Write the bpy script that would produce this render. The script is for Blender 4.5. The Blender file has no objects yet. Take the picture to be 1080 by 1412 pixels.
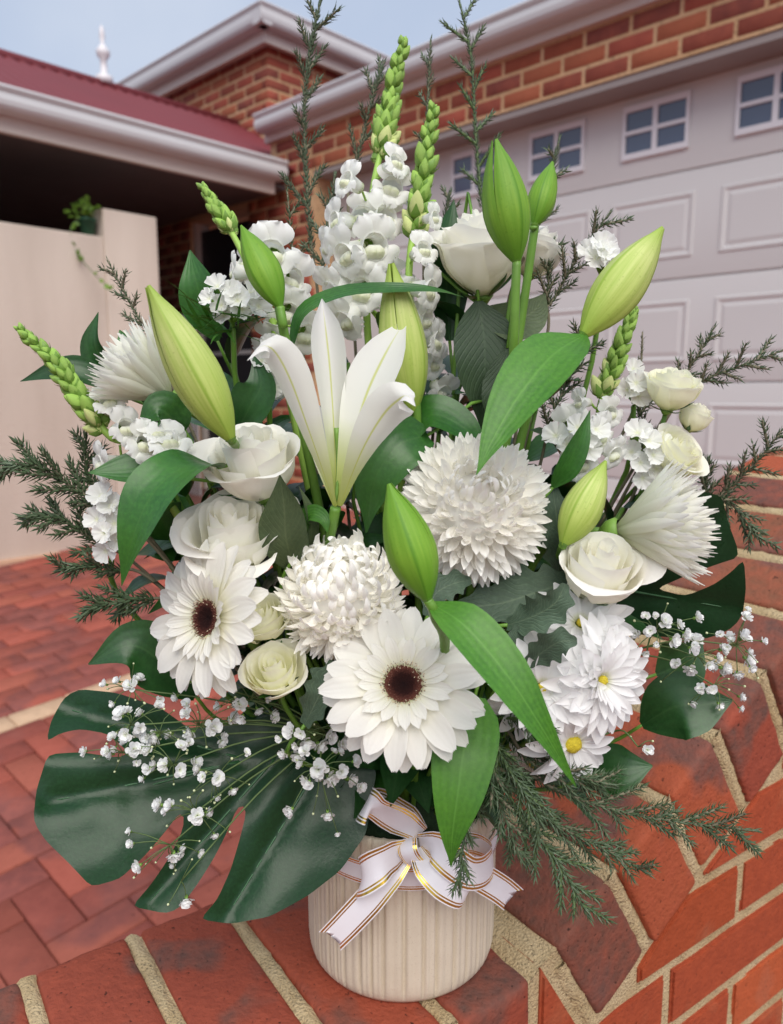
import bpy, bmesh, math, random
from mathutils import Vector, Matrix, geometry, noise
random.seed(7)
R = math.radians
sc = bpy.context.scene
# ------------------------------------------------------------------ camera, world, sun, exposure
PITCH, CAMH, FPX = R(8.8), .45, 1060.0
cam = bpy.data.cameras.new('camera')
cam.sensor_fit = 'VERTICAL'; cam.sensor_height = 24.0; cam.lens = 24.0 * FPX / 1412.0
cam.clip_start = .02; cam.clip_end = 2000
cam.dof.use_dof = True; cam.dof.focus_distance = .50; cam.dof.aperture_fstop = 5.6
camo = bpy.data.objects.new('camera', cam); sc.collection.objects.link(camo)
camo.location = (0, 0, CAMH); camo.rotation_euler = (math.pi / 2 - PITCH, 0, 0)
sc.camera = camo
SUN_EL, SUN_AZ = R(50), R(168)          # azimuth measured clockwise from +Y
w = bpy.data.worlds.new('World'); sc.world = w; w.use_nodes = True
nt = w.node_tree; nt.nodes.clear()
sky = nt.nodes.new('ShaderNodeTexSky'); sky.sky_type = 'NISHITA'; sky.sun_disc = False
sky.sun_elevation = SUN_EL; sky.sun_rotation = SUN_AZ; sky.dust_density = 3.0; sky.air_density = 1.2
tc = nt.nodes.new('ShaderNodeTexCoord'); ns = nt.nodes.new('ShaderNodeTexNoise')
ns.inputs['Scale'].default_value = 2.2; ns.inputs['Detail'].default_value = 5
nt.links.new(tc.outputs['Generated'], ns.inputs['Vector'])
cr = nt.nodes.new('ShaderNodeValToRGB'); cr.color_ramp.elements[0].position = .35; cr.color_ramp.elements[1].position = .7
cr.color_ramp.elements[0].color = (2.3, 2.75, 3.65, 1); cr.color_ramp.elements[1].color = (3.3, 3.6, 4.2, 1)
nt.links.new(ns.outputs['Fac'], cr.inputs['Fac'])
mx = nt.nodes.new('ShaderNodeMix'); mx.data_type = 'RGBA'; mx.inputs[0].default_value = .86
nt.links.new(sky.outputs['Color'], mx.inputs[6]); nt.links.new(cr.outputs['Color'], mx.inputs[7])
bg = nt.nodes.new('ShaderNodeBackground'); bg.inputs['Strength'].default_value = .1
nt.links.new(mx.outputs[2], bg.inputs['Color'])
wo = nt.nodes.new('ShaderNodeOutputWorld'); nt.links.new(bg.outputs[0], wo.inputs['Surface'])
sun = bpy.data.lights.new('sun', 'SUN'); sun.energy = 1.5; sun.angle = R(55); sun.color = (1, .95, .87)
suno = bpy.data.objects.new('sun', sun); sc.collection.objects.link(suno)
sd = Vector((math.sin(SUN_AZ) * math.cos(SUN_EL), math.cos(SUN_AZ) * math.cos(SUN_EL), math.sin(SUN_EL)))
suno.rotation_euler = sd.to_track_quat('Z', 'Y').to_euler(); suno.location = sd * 20
sc.view_settings.view_transform = 'Standard'; sc.view_settings.look = 'None'
sc.view_settings.gamma = 1; sc.view_settings.use_curve_mapping = False
sc.view_settings.exposure = 1.0
sc.cycles.max_bounces = 16; sc.cycles.diffuse_bounces = 9; sc.cycles.transmission_bounces = 12

# ------------------------------------------------------------------ helpers
COL = sc.collection
V = Vector
def ray(px, py):
    x = (px - 540) / FPX; y = (py - 706) / FPX
    return V((x, math.cos(PITCH) - y * math.sin(PITCH), -(math.sin(PITCH) + y * math.cos(PITCH))))
def P(px, py, Y):                       # photo direction + distance (world Y)
    r = ray(px, py); t = Y / r.y
    return V((r.x * t, Y, CAMH + r.z * t))
def mpp(px, py, Y): return Y / ray(px, py).y / FPX     # metres per photo pixel there
def tag(o, label=None, cat=None, group=None, kind=None):
    if label: o['label'] = label
    if cat: o['category'] = cat
    if group: o['group'] = group
    if kind: o['kind'] = kind
    return o
def thing(name, loc, label, cat, group=None):
    o = bpy.data.objects.new(name, None); COL.objects.link(o); o.location = loc
    o.empty_display_size = .01
    return tag(o, label, cat, group)
def link(name, me, parent=None, M=None):
    """M: world matrix of the object; a parent here is an Empty or mesh that is only translated"""
    o = bpy.data.objects.new(name, me); COL.objects.link(o)
    M = M if M is not None else Matrix.Identity(4)
    if parent is not None:
        o.parent = parent
        Mp = Matrix.Identity(4); q = parent
        chain = []
        while q is not None: chain.append(q); q = q.parent
        for q in reversed(chain): Mp = Mp @ q.matrix_basis
        o.matrix_basis = Mp.inverted() @ M
    else:
        o.matrix_basis = M
    return o
def mesh(name, verts, faces, mats, smooth=True, uv=None, mi=None):
    me = bpy.data.meshes.new(name)
    me.from_pydata([tuple(v) for v in verts], [], faces)
    for m in (mats if isinstance(mats, (list, tuple)) else [mats]): me.materials.append(m)
    if smooth: me.polygons.foreach_set('use_smooth', [True] * len(me.polygons))
    if uv:
        ul = me.uv_layers.new(name='UVMap')
        for l in me.loops: ul.data[l.index].uv = uv[l.vertex_index]
    if mi: me.polygons.foreach_set('material_index', mi)
    me.update(); return me
def catmull(pts, n):
    pts = [V(p) for p in pts]
    if len(pts) == 2: return [pts[0].lerp(pts[1], i / (n - 1)) for i in range(n)]
    q = [pts[0] * 2 - pts[1]] + pts + [pts[-1] * 2 - pts[-2]]
    out = []; m = len(pts) - 1
    for i in range(n):
        u = i / (n - 1) * m; k = min(int(u), m - 1); t = u - k
        a, b, c, d = q[k:k + 4]
        out.append(.5 * ((2 * b) + (c - a) * t + (2 * a - 5 * b + 4 * c - d) * t * t + (3 * b - a - 3 * c + d) * t ** 3))
    return out
def interp(xs, t):
    if callable(xs): return xs(t)
    u = t * (len(xs) - 1); k = min(int(u), len(xs) - 2); return xs[k] + (xs[k + 1] - xs[k]) * (u - k)
class G:                                # geometry collector
    def __init__(s): s.v = []; s.f = []; s.uv = []; s.m = []
    def add(s, v, f, uv=None, m=0):
        o = len(s.v); s.v += v; s.f += [tuple(i + o for i in q) for q in f]
        s.uv += uv if uv else [(0, 0)] * len(v); s.m += [m] * len(f)
    def mesh(s, name, mats, smooth=True): return mesh(name, s.v, s.f, mats, smooth, s.uv, s.m)
def grid_faces(nt_, ns_):
    return [(i * ns_ + j, i * ns_ + j + 1, (i + 1) * ns_ + j + 1, (i + 1) * ns_ + j) for i in range(nt_ - 1) for j in range(ns_ - 1)]
def sheet(pts, width, normal, cup=0., keel=0., n=14, m=7, wave=0., wf=5, seed=0, twist=0., lay=None):
    """a leaf / petal / ribbon swept along pts. width(t) is the half width"""
    c = catmull(pts, n); v = []; uv = []
    rnd = random.Random(seed); ph = rnd.random() * 6
    for i in range(n):
        t = i / (n - 1)
        T = (c[min(i + 1, n - 1)] - c[max(i - 1, 0)]).normalized()
        nn = interp([V(q) for q in normal], t) if isinstance(normal, list) else V(normal)
        S = T.cross(nn).normalized(); N = S.cross(T).normalized()
        a = twist * t
        S, N = S * math.cos(a) + N * math.sin(a), N * math.cos(a) - S * math.sin(a)
        wd = interp(width, t)
        for j in range(m):
            s = j / (m - 1) * 2 - 1
            off = interp(cup, t) if isinstance(cup, list) else cup
            z = off * wd * s * s + keel * wd * abs(s)
            z += wave * wd * abs(s) * math.sin(t * wf * 3.1 + ph + (1.3 if s > 0 else 0))
            v.append(c[i] + S * (wd * s) + N * z); uv.append((j / (m - 1), t))
    return v, grid_faces(n, m), uv
def tube(pts, rad, k=7, n=None, m=0):
    c = catmull(pts, n or max(6, 4 * len(pts))); v = []; f = []; uv = []; L = len(c)
    T0 = (c[1] - c[0]).normalized(); S = T0.orthogonal().normalized()
    for i in range(L):
        T = (c[min(i + 1, L - 1)] - c[max(i - 1, 0)]).normalized()
        S = (S - T * S.dot(T)).normalized(); B = T.cross(S); r = interp(rad, i / (L - 1)) if not isinstance(rad, (int, float)) else rad
        for j in range(k):
            a = j / k * math.tau; v.append(c[i] + (S * math.cos(a) + B * math.sin(a)) * r); uv.append((j / k, i / (L - 1)))
    for i in range(L - 1):
        for j in range(k): f.append((i * k + j, i * k + (j + 1) % k, (i + 1) * k + (j + 1) % k, (i + 1) * k + j))
    f.append(tuple(reversed(range(k)))); f.append(tuple((L - 1) * k + j for j in range(k)))
    return v, f, uv
def lathe(prof, k=24, rfun=None):
    v = []; f = []; uv = []; L = len(prof)
    for i, (r, z) in enumerate(prof):
        for j in range(k):
            a = j / k * math.tau; rr = rfun(r, a, z) if rfun else r
            v.append(V((rr * math.cos(a), rr * math.sin(a), z))); uv.append((j / k, i / (L - 1)))
    for i in range(L - 1):
        for j in range(k): f.append((i * k + j, i * k + (j + 1) % k, (i + 1) * k + (j + 1) % k, (i + 1) * k + j))
    return v, f, uv
def frame(pos, axis, roll=0., s=1.):
    z = V(axis).normalized(); x = V((0, 0, 1)).cross(z)
    if x.length < 1e-3: x = V((1, 0, 0))
    x.normalize(); y = z.cross(x)
    M = Matrix((x, y, z)).transposed().to_4x4()
    return Matrix.Translation(pos) @ M @ Matrix.Rotation(roll, 4, 'Z') @ Matrix.Scale(s, 4)
Rz = lambda a: Matrix.Rotation(a, 4, 'Z')
Rx = lambda a: Matrix.Rotation(a, 4, 'X')
Ry = lambda a: Matrix.Rotation(a, 4, 'Y')
Tr = lambda x, y, z: Matrix.Translation((x, y, z))
def box_gv(x0, x1, y0, y1, z0, z1):
    v = [V((x, y, z)) for z in (z0, z1) for y in (y0, y1) for x in (x0, x1)]
    f = [(0, 2, 3, 1), (4, 5, 7, 6), (0, 1, 5, 4), (1, 3, 7, 5), (3, 2, 6, 7), (2, 0, 4, 6)]
    return v, f
def bevel_box(name, dx, dy, dz, bev, mat, seg=2, jit=0., seed=0):
    bm = bmesh.new(); bmesh.ops.create_cube(bm, size=1)
    for v in bm.verts: v.co = V((v.co.x * dx, v.co.y * dy, v.co.z * dz))
    rnd = random.Random(seed)
    if jit:
        for v in bm.verts: v.co += V([rnd.uniform(-jit, jit) for _ in range(3)])
    bmesh.ops.bevel(bm, geom=bm.edges[:], offset=bev, segments=seg, affect='EDGES', profile=.6)
    me = bpy.data.meshes.new(name); bm.to_mesh(me); bm.free(); me.materials.append(mat)
    me.polygons.foreach_set('use_smooth', [True] * len(me.polygons)); return me

# ------------------------------------------------------------------ materials
def newmat(name):
    m = bpy.data.materials.new(name); m.use_nodes = True
    b = m.node_tree.nodes['Principled BSDF']; return m, m.node_tree, b
def N(t, kind, **kw):
    n = t.nodes.new(kind)
    for k, v in kw.items(): setattr(n, k, v)
    return n
def ramp(t, src, stops):
    r = N(t, 'ShaderNodeValToRGB'); e = r.color_ramp.elements
    while len(e) > 1: e.remove(e[-1])
    e[0].position = stops[0][0]; e[0].color = (*stops[0][1], 1)
    for p, c in stops[1:]:
        q = e.new(p); q.color = (*c, 1)
    t.links.new(src, r.inputs['Fac']); return r.outputs['Color']
def mixc(t, fac, a, b, mode='MIX'):
    m = N(t, 'ShaderNodeMix', data_type='RGBA', blend_type=mode)
    for s, i in ((fac, 0), (a, 6), (b, 7)):
        if isinstance(s, bpy.types.NodeSocket): t.links.new(s, m.inputs[i])
        else: m.inputs[i].default_value = s if i == 0 else (*s, 1)
    return m.outputs[2]
def noise_tex(t, scale, detail=3, coord='Object', rough=.55):
    tcn = N(t, 'ShaderNodeTexCoord'); nn = N(t, 'ShaderNodeTexNoise')
    nn.inputs['Scale'].default_value = scale; nn.inputs['Detail'].default_value = detail; nn.inputs['Roughness'].default_value = rough
    t.links.new(tcn.outputs[coord], nn.inputs['Vector']); return nn.outputs['Fac']
def bump(t, b, h, dist, strength=1.):
    bn = N(t, 'ShaderNodeBump'); bn.inputs['Distance'].default_value = dist; bn.inputs['Strength'].default_value = strength
    t.links.new(h, bn.inputs['Height']); t.links.new(bn.outputs['Normal'], b.inputs['Normal']); return bn
def hsv_var(t, col, amt=.06, hue=.01):
    oi = N(t, 'ShaderNodeObjectInfo'); h = N(t, 'ShaderNodeHueSaturation')
    mr = N(t, 'ShaderNodeMapRange'); mr.inputs[3].default_value = 1 - amt; mr.inputs[4].default_value = 1 + amt
    t.links.new(oi.outputs['Random'], mr.inputs[0]); t.links.new(mr.outputs[0], h.inputs['Value'])
    if isinstance(col, bpy.types.NodeSocket): t.links.new(col, h.inputs['Color'])
    else: h.inputs['Color'].default_value = (*col, 1)
    return h.outputs['Color']
def uvsep(t):
    u = N(t, 'ShaderNodeUVMap'); s = N(t, 'ShaderNodeSeparateXYZ'); t.links.new(u.outputs[0], s.inputs[0]); return s.outputs[0], s.outputs[1]
def math_n(t, op, a, b=None, c=None):
    m = N(t, 'ShaderNodeMath', operation=op)
    for i, s in enumerate((a, b, c)):
        if s is None: continue
        if isinstance(s, bpy.types.NodeSocket): t.links.new(s, m.inputs[i])
        else: m.inputs[i].default_value = s
    return m.outputs[0]
def translucent(t, b, col, amt):
    tr = N(t, 'ShaderNodeBsdfTranslucent'); ms = N(t, 'ShaderNodeMixShader'); ms.inputs[0].default_value = amt
    if isinstance(col, bpy.types.NodeSocket): t.links.new(col, tr.inputs['Color'])
    else: tr.inputs['Color'].default_value = (*col, 1)
    out = t.nodes['Material Output']
    t.links.new(b.outputs[0], ms.inputs[1]); t.links.new(tr.outputs[0], ms.inputs[2]); t.links.new(ms.outputs[0], out.inputs['Surface'])
def petal_mat(name, stops, rough=.6, vein=.0, trans=.42, amt=.04, veinn=9, rib=None, ribw=.05, blot=None):
    """stops run base->tip along v"""
    m, t, b = newmat(name); u, vv = uvsep(t)
    col = ramp(t, vv, stops)
    if rib:
        d = math_n(t, 'ABSOLUTE', math_n(t, 'SUBTRACT', u, .5))
        f = N(t, 'ShaderNodeMapRange'); f.inputs[1].default_value = ribw; f.inputs[2].default_value = ribw * .3; f.inputs[3].default_value = 0; f.inputs[4].default_value = 1
        t.links.new(d, f.inputs[0])
        fade = math_n(t, 'MULTIPLY', f.outputs[0], ramp(t, vv, [(0, (.9,) * 3), (.75, (.75,) * 3), (1, (0,) * 3)]))
        col = mixc(t, fade, col, rib)
    if blot:
        mp = N(t, 'ShaderNodeCombineXYZ'); t.links.new(math_n(t, 'MULTIPLY', u, 16.), mp.inputs[0]); t.links.new(math_n(t, 'MULTIPLY', vv, 2.2), mp.inputs[1])
        oi = N(t, 'ShaderNodeObjectInfo'); t.links.new(math_n(t, 'MULTIPLY', oi.outputs['Random'], 30.), mp.inputs[2])
        bn_ = N(t, 'ShaderNodeTexNoise'); bn_.inputs['Scale'].default_value = 1.0; bn_.inputs['Detail'].default_value = 5; t.links.new(mp.outputs[0], bn_.inputs['Vector'])
        col = mixc(t, math_n(t, 'MULTIPLY', ramp(t, bn_.outputs['Fac'], [(.38, (0,) * 3), (.68, (1,) * 3)]), .65), col, blot)
        col = mixc(t, math_n(t, 'MULTIPLY', ramp(t, noise_tex(t, 500, 3), [(.62, (0,) * 3), (.72, (1,) * 3)]), .35), col, tuple(x * .6 for x in blot))
    col = hsv_var(t, col, amt); t.links.new(col, b.inputs['Base Color'])
    b.inputs['Roughness'].default_value = rough; b.inputs['Specular IOR Level'].default_value = .3
    if vein:
        wv = math_n(t, 'SINE', math_n(t, 'MULTIPLY', u, veinn * 6.28)); 
        h = math_n(t, 'ADD', math_n(t, 'MULTIPLY', wv, .5), noise_tex(t, 400, 2)); bump(t, b, h, vein)
    translucent(t, b, col, trans); return m
def leaf_mat(name, c0, c1, rough=.35, trans=.15, rib=None, veinn=0, vein=.0003, amt=.15, spec=.5, nscale=25, pinnate=0):
    m, t, b = newmat(name); u, vv = uvsep(t)
    nf = noise_tex(t, nscale, 4); col = mixc(t, ramp(t, nf, [(.35, (0,) * 3), (.68, (1,) * 3)]), c0, c1)
    d = math_n(t, 'ABSOLUTE', math_n(t, 'SUBTRACT', u, .5))
    h = nf
    if pinnate:
        s = math_n(t, 'SINE', math_n(t, 'MULTIPLY', math_n(t, 'SUBTRACT', vv, math_n(t, 'MULTIPLY', d, .7)), pinnate * 6.28))
        ln = math_n(t, 'POWER', math_n(t, 'ABSOLUTE', s), 14)
        col = mixc(t, math_n(t, 'MULTIPLY', ln, .25), col, rib or c1)
        h = math_n(t, 'ADD', h, math_n(t, 'MULTIPLY', ln, -.8))
    if veinn:
        s = math_n(t, 'SINE', math_n(t, 'MULTIPLY', math_n(t, 'ADD', u, math_n(t, 'MULTIPLY', nf, .22)), veinn * 6.28))
        h = math_n(t, 'ADD', math_n(t, 'MULTIPLY', s, .35), math_n(t, 'MULTIPLY', nf, .8))
        col = mixc(t, math_n(t, 'MULTIPLY', math_n(t, 'ADD', s, 1.0), .09), col, rib or c1)
    if rib:
        f = N(t, 'ShaderNodeMapRange'); f.inputs[1].default_value = .028; f.inputs[2].default_value = .008; f.inputs[3].default_value = 0; f.inputs[4].default_value = .6
        t.links.new(d, f.inputs[0]); col = mixc(t, f.outputs[0], col, rib)
    fine = noise_tex(t, 420, 4); big = noise_tex(t, 9, 3)
    col = mixc(t, math_n(t, 'MULTIPLY', ramp(t, fine, [(.42, (0,) * 3), (.7, (1,) * 3)]), .30), col, tuple(min(1, x * 1.7) for x in c1))
    col = mixc(t, math_n(t, 'MULTIPLY', ramp(t, big, [(.45, (0,) * 3), (.7, (1,) * 3)]), .35), col, tuple(x * .55 for x in c0))
    h = math_n(t, 'ADD', h, math_n(t, 'MULTIPLY', fine, .55))
    rg = N(t, 'ShaderNodeMapRange'); rg.inputs[3].default_value = rough - .06; rg.inputs[4].default_value = rough + .16
    t.links.new(noise_tex(t, 60, 4), rg.inputs[0]); t.links.new(rg.outputs[0], b.inputs['Roughness'])
    col = hsv_var(t, col, amt)
    t.links.new(col, b.inputs['Base Color']); b.inputs['Specular IOR Level'].default_value = spec
    bump(t, b, h, vein); translucent(t, b, col, trans); return m
def plain(name, col, rough=.6, nscale=40, var=.15, bmp=.0, metal=0, amt=0., spec=.5):
    m, t, b = newmat(name); nf = noise_tex(t, nscale, 5)
    c = mixc(t, nf, tuple(x * (1 - var) for x in col), tuple(min(1, x * (1 + var)) for x in col))
    if amt: c = hsv_var(t, c, amt)
    t.links.new(c, b.inputs['Base Color']); b.inputs['Roughness'].default_value = rough; b.inputs['Metallic'].default_value = metal
    b.inputs['Specular IOR Level'].default_value = spec
    if bmp: bump(t, b, nf, bmp)
    return m
def brick_mat(name, cols, rough=.75, scale=30, bmp=.0015, spots=.5, amt=.12, blot=None, spec=.12):
    """cols: list of base colours picked per brick by object random; blot: darker burnt patches"""
    m, t, b = newmat(name); oi = N(t, 'ShaderNodeObjectInfo')
    st = [(i / len(cols), c) for i, c in enumerate(cols)]
    r = N(t, 'ShaderNodeValToRGB'); r.color_ramp.interpolation = 'CONSTANT'; e = r.color_ramp.elements
    while len(e) > 1: e.remove(e[-1])
    e[0].position = 0; e[0].color = (*st[0][1], 1)
    for p, c in st[1:]:
        q = e.new(p); q.color = (*c, 1)
    t.links.new(oi.outputs['Random'], r.inputs['Fac']); col = r.outputs['Color']
    tcn = N(t, 'ShaderNodeTexCoord'); geo = N(t, 'ShaderNodeNewGeometry')
    def nz(sc_, det, add):
        nn = N(t, 'ShaderNodeTexNoise'); nn.inputs['Scale'].default_value = sc_; nn.inputs['Detail'].default_value = det
        va = N(t, 'ShaderNodeVectorMath', operation='ADD'); va.inputs[1].default_value = (add, add * 2, 0)
        t.links.new(geo.outputs['Position'], va.inputs[0]); t.links.new(va.outputs[0], nn.inputs['Vector']); return nn.outputs['Fac']
    n1 = nz(scale * .45, 3, 3.); n2 = nz(scale * 9, 6, 1.); n3 = nz(scale * 3, 4, 7.)
    if blot:
        col = mixc(t, ramp(t, n1, [(.52, (0,) * 3), (.60, (1,) * 3)]), col, blot)
    col = mixc(t, math_n(t, 'MULTIPLY', ramp(t, n3, [(.3, (0,) * 3), (.75, (1,) * 3)]), .35), col, tuple(min(1, c * 1.5) for c in cols[0]))
    col = mixc(t, ramp(t, n2, [(.28, (spots,) * 3), (.36, (0,) * 3)]), col, (.02, .012, .01))
    col = hsv_var(t, col, amt); t.links.new(col, b.inputs['Base Color']); b.inputs['Roughness'].default_value = rough
    b.inputs['Specular IOR Level'].default_value = spec
    bump(t, b, math_n(t, 'ADD', n2, math_n(t, 'MULTIPLY', n3, .7)), bmp); return m
MT = {}
MT['white_petal'] = petal_mat('white_petal', [(0, (.62, .66, .30)), (.16, (.86, .85, .70)), (.5, (.9, .885, .82)), (1, (.92, .91, .865))], vein=.00012, veinn=4)
MT['mum_petal'] = petal_mat('mum_petal', [(0, (.95, .90, .74)), (.3, (.975, .96, .90)), (1, (.985, .975, .945))], trans=.28, vein=.00004, veinn=2, amt=.05)
MT['fan_petal'] = petal_mat('fan_petal', [(0, (.55, .60, .30)), (.3, (.84, .85, .70)), (1, (.93, .93, .88))], vein=.00004, veinn=2, amt=.05)
MT['daisy_petal'] = petal_mat('daisy_petal', [(0, (.74, .76, .55)), (.2, (.92, .92, .91)), (1, (.945, .945, .945))], vein=.00004, veinn=2, amt=.03)
MT['rose_petal'] = petal_mat('rose_petal', [(0, (.60, .64, .28)), (.18, (.93, .92, .80)), (.6, (.97, .96, .89)), (1, (.98, .97, .92))], vein=.00003, veinn=3, amt=.02, trans=.33)
MT['spray_petal'] = petal_mat('spray_petal', [(0, (.52, .60, .2)), (.25, (.92, .92, .70)), (1, (.97, .965, .86))], amt=.03, trans=.35)
MT['lily_tepal'] = petal_mat('lily_tepal', [(0, (.50, .58, .12)), (.13, (.68, .74, .30)), (.36, (.86, .86, .78)), (1, (.90, .89, .90))], rib=(.62, .66, .14), ribw=.04, vein=.00006, veinn=3, rough=.45)
MT['bud_pale'] = petal_mat('bud_pale', [(0, (.33, .50, .06)), (.3, (.52, .64, .16)), (.7, (.60, .68, .24)), (1, (.30, .44, .06))], rib=(.26, .42, .045), ribw=.045, rough=.5, vein=.0001, veinn=3, trans=.12, blot=(.36, .52, .08))
MT['bud_green'] = petal_mat('bud_green', [(0, (.10, .27, .02)), (.4, (.22, .41, .04)), (1, (.15, .32, .03))], rib=(.08, .22, .015), ribw=.05, rough=.48, vein=.0001, veinn=3, trans=.1, blot=(.12, .30, .02))
MT['floret'] = petal_mat('floret', [(0, (.50, .60, .18)), (.25, (.80, .83, .55)), (.5, (.90, .91, .85)), (1, (.93, .94, .93))], trans=.35)
MT['palate'] = plain('palate', (.80, .82, .42), .6, 200)
MT['snap_bud'] = plain('snap_bud', (.30, .50, .085), .5, 120, .3, .0003, amt=.15)
MT['snap_bud_pale'] = plain('snap_bud_pale', (.62, .70, .26), .5, 150, .25, .0003, amt=.1)
MT['stem'] = plain('stem', (.13, .28, .035), .45, 60, .3)
MT['calyx'] = plain('calyx', (.17, .32, .05), .5, 80, .3)
MT['lily_leaf'] = leaf_mat('lily_leaf', (.032, .135, .010), (.062, .19, .014), .44, .14, rib=(.10, .26, .035), veinn=7, vein=.00012)
MT['dark_leaf'] = leaf_mat('dark_leaf', (.012, .055, .012), (.022, .085, .02), .33, .06, rib=(.04, .11, .03), veinn=5, vein=.0001)
MT['mid_leaf'] = leaf_mat('mid_leaf', (.02, .10, .015), (.04, .15, .02), .33, .08, rib=(.05, .15, .025), veinn=6, vein=.00012)
MT['monstera'] = leaf_mat('monstera', (.009, .038, .013), (.013, .050, .017), .26, .03, nscale=9, vein=.00025, amt=.0, spec=.32)
MT['rib'] = plain('leaf_rib', (.035, .12, .045), .35, 60)
MT['rose_leaf'] = leaf_mat('rose_leaf', (.05, .085, .03), (.085, .12, .05), .55, .1, rib=(.14, .18, .08), vein=.0002, pinnate=7)
MT['rose_leaf_dark'] = leaf_mat('rose_leaf_dark', (.018, .042, .016), (.03, .06, .022), .5, .05, rib=(.05, .09, .04), vein=.0002, pinnate=7)
MT['mum_leaf'] = leaf_mat('mum_leaf', (.045, .085, .05), (.075, .12, .075), .6, .05, rib=(.14, .2, .12), vein=.0002, pinnate=6)
MT['needle'] = plain('needle', (.066, .108, .05), .5, 300, .45)
MT['needle_grey'] = plain('needle_grey', (.10, .145, .085), .55, 300, .4)
MT['twig'] = plain('twig', (.19, .17, .11), .7, 200, .35)
MT['twig_green'] = plain('twig_green', (.10, .16, .05), .6, 200, .3)
MT['gyp'] = petal_mat('gyp_petal', [(0, (.75, .78, .6)), (.4, (.92, .93, .93)), (1, (.94, .95, .95))], trans=.35)
MT['gyp_bud'] = plain('gyp_bud', (.62, .68, .40), .6, 200)
MT['eye'] = plain('gerbera_eye', (.022, .007, .006), .85, 900, .7, .0006, spec=.1)
MT['eye_ring'] = plain('gerbera_eye_ring', (.16, .06, .04), .8, 900, .6, .0004)
MT['eye_tip'] = plain('gerbera_eye_tip', (.72, .60, .42), .8, 500, .3)
m, t, b = newmat('gerbera_eye'); u, vv = uvsep(t)
c = ramp(t, math_n(t, 'ADD', vv, math_n(t, 'MULTIPLY', math_n(t, 'SUBTRACT', noise_tex(t, 900, 3), .5), .35)), [(.2, (.20, .085, .055)), (.42, (.085, .028, .02)), (.62, (.022, .007, .006)), (1, (.012, .005, .005))])
t.links.new(c, b.inputs['Base Color']); b.inputs['Roughness'].default_value = .9; b.inputs['Specular IOR Level'].default_value = .1; bump(t, b, noise_tex(t, 700, 3), .0008); MT['eye'] = m
MT['yellow'] = plain('daisy_disc', (.62, .50, .03), .8, 900, .5, .0006)
MT['foam'] = plain('floral_foam', (.018, .04, .015), .95, 200, .5, .002)

# pot glaze
m, t, b = newmat('cream_glaze'); nf = noise_tex(t, 18, 5); n2 = noise_tex(t, 900, 3)
c = mixc(t, ramp(t, nf, [(.3, (0,) * 3), (.7, (1,) * 3)]), (.60, .52, .40), (.69, .61, .48))
c = mixc(t, ramp(t, n2, [(.3, (.35,) * 3), (.42, (0,) * 3)]), c, (.40, .31, .22))
u, vv = uvsep(t)
t.links.new(c, b.inputs['Base Color']); b.inputs['Roughness'].default_value = .42; bump(t, b, math_n(t, 'ADD', nf, math_n(t, 'MULTIPLY', n2, .2)), .0008); MT['pot'] = m
MT['pot_base'] = plain('raw_clay', (.48, .33, .22), .8, 300, .2, .0004)
# ribbon: white satin with twin gold lines printed along both edges
m, t, b = newmat('satin_ribbon'); u, vv = uvsep(t)
d = math_n(t, 'ABSOLUTE', math_n(t, 'SUBTRACT', u, .5))
g1 = math_n(t, 'COMPARE', d, .335, .022); g2 = math_n(t, 'COMPARE', d, .43, .034); gg = math_n(t, 'MAXIMUM', g1, g2)
c = mixc(t, gg, (.84, .82, .86), (.80, .50, .07)); t.links.new(c, b.inputs['Base Color'])
t.links.new(math_n(t, 'MULTIPLY', gg, .95), b.inputs['Metallic'])
t.links.new(math_n(t, 'SUBTRACT', .34, math_n(t, 'MULTIPLY', gg, .12)), b.inputs['Roughness'])
b.inputs['Sheen Weight'].default_value = .2; MT['ribbon'] = m
# bricks, mortar, paving, house
MT['brick_cope'] = brick_mat('brick_cope', [(.31, .070, .038), (.27, .062, .038), (.15, .068, .050), (.34, .082, .038), (.20, .082, .048), (.125, .060, .048)], .68, 26, .0016, .8, .1, blot=(.14, .072, .058))
MT['brick_wall'] = brick_mat('brick_wall', [(.34, .070, .028), (.31, .064, .030), (.37, .086, .034)], .6, 26, .0013, .5, .1, blot=(.34, .10, .05))
MT['brick_house'] = brick_mat('brick_house', [(.30, .085, .05), (.25, .07, .05), (.34, .11, .06), (.20, .062, .05), (.28, .07, .05)], .8, 6, .002, .2, .15)
MT['paver'] = brick_mat('paver', [(.28, .082, .060), (.24, .068, .054), (.31, .095, .066), (.20, .066, .058), (.29, .078, .056)], .8, 9, .0015, .35, .12, blot=(.19, .068, .060))
MT['paver_cream'] = brick_mat('paver_cream', [(.52, .36, .24), (.48, .33, .22)], .8, 9, .0015, .3, .08)
def mortar_mat(name, c0, c1, bmp, sc_=60):
    m, t, b = newmat(name); geo = N(t, 'ShaderNodeNewGeometry'); nn = N(t, 'ShaderNodeTexNoise'); nn.inputs['Scale'].default_value = sc_ * 8; nn.inputs['Detail'].default_value = 6
    n2 = N(t, 'ShaderNodeTexNoise'); n2.inputs['Scale'].default_value = sc_ * .35; n2.inputs['Detail'].default_value = 4
    t.links.new(geo.outputs['Position'], nn.inputs['Vector']); t.links.new(geo.outputs['Position'], n2.inputs['Vector'])
    c = mixc(t, ramp(t, n2.outputs['Fac'], [(.35, (0,) * 3), (.65, (1,) * 3)]), c0, c1)
    c = mixc(t, ramp(t, nn.outputs['Fac'], [(.3, (.75,) * 3), (.45, (0,) * 3)]), c, tuple(x * .35 for x in c0))
    t.links.new(c, b.inputs['Base Color']); b.inputs['Roughness'].default_value = .95
    bump(t, b, math_n(t, 'ADD', nn.outputs['Fac'], n2.outputs['Fac']), bmp); return m
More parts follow.
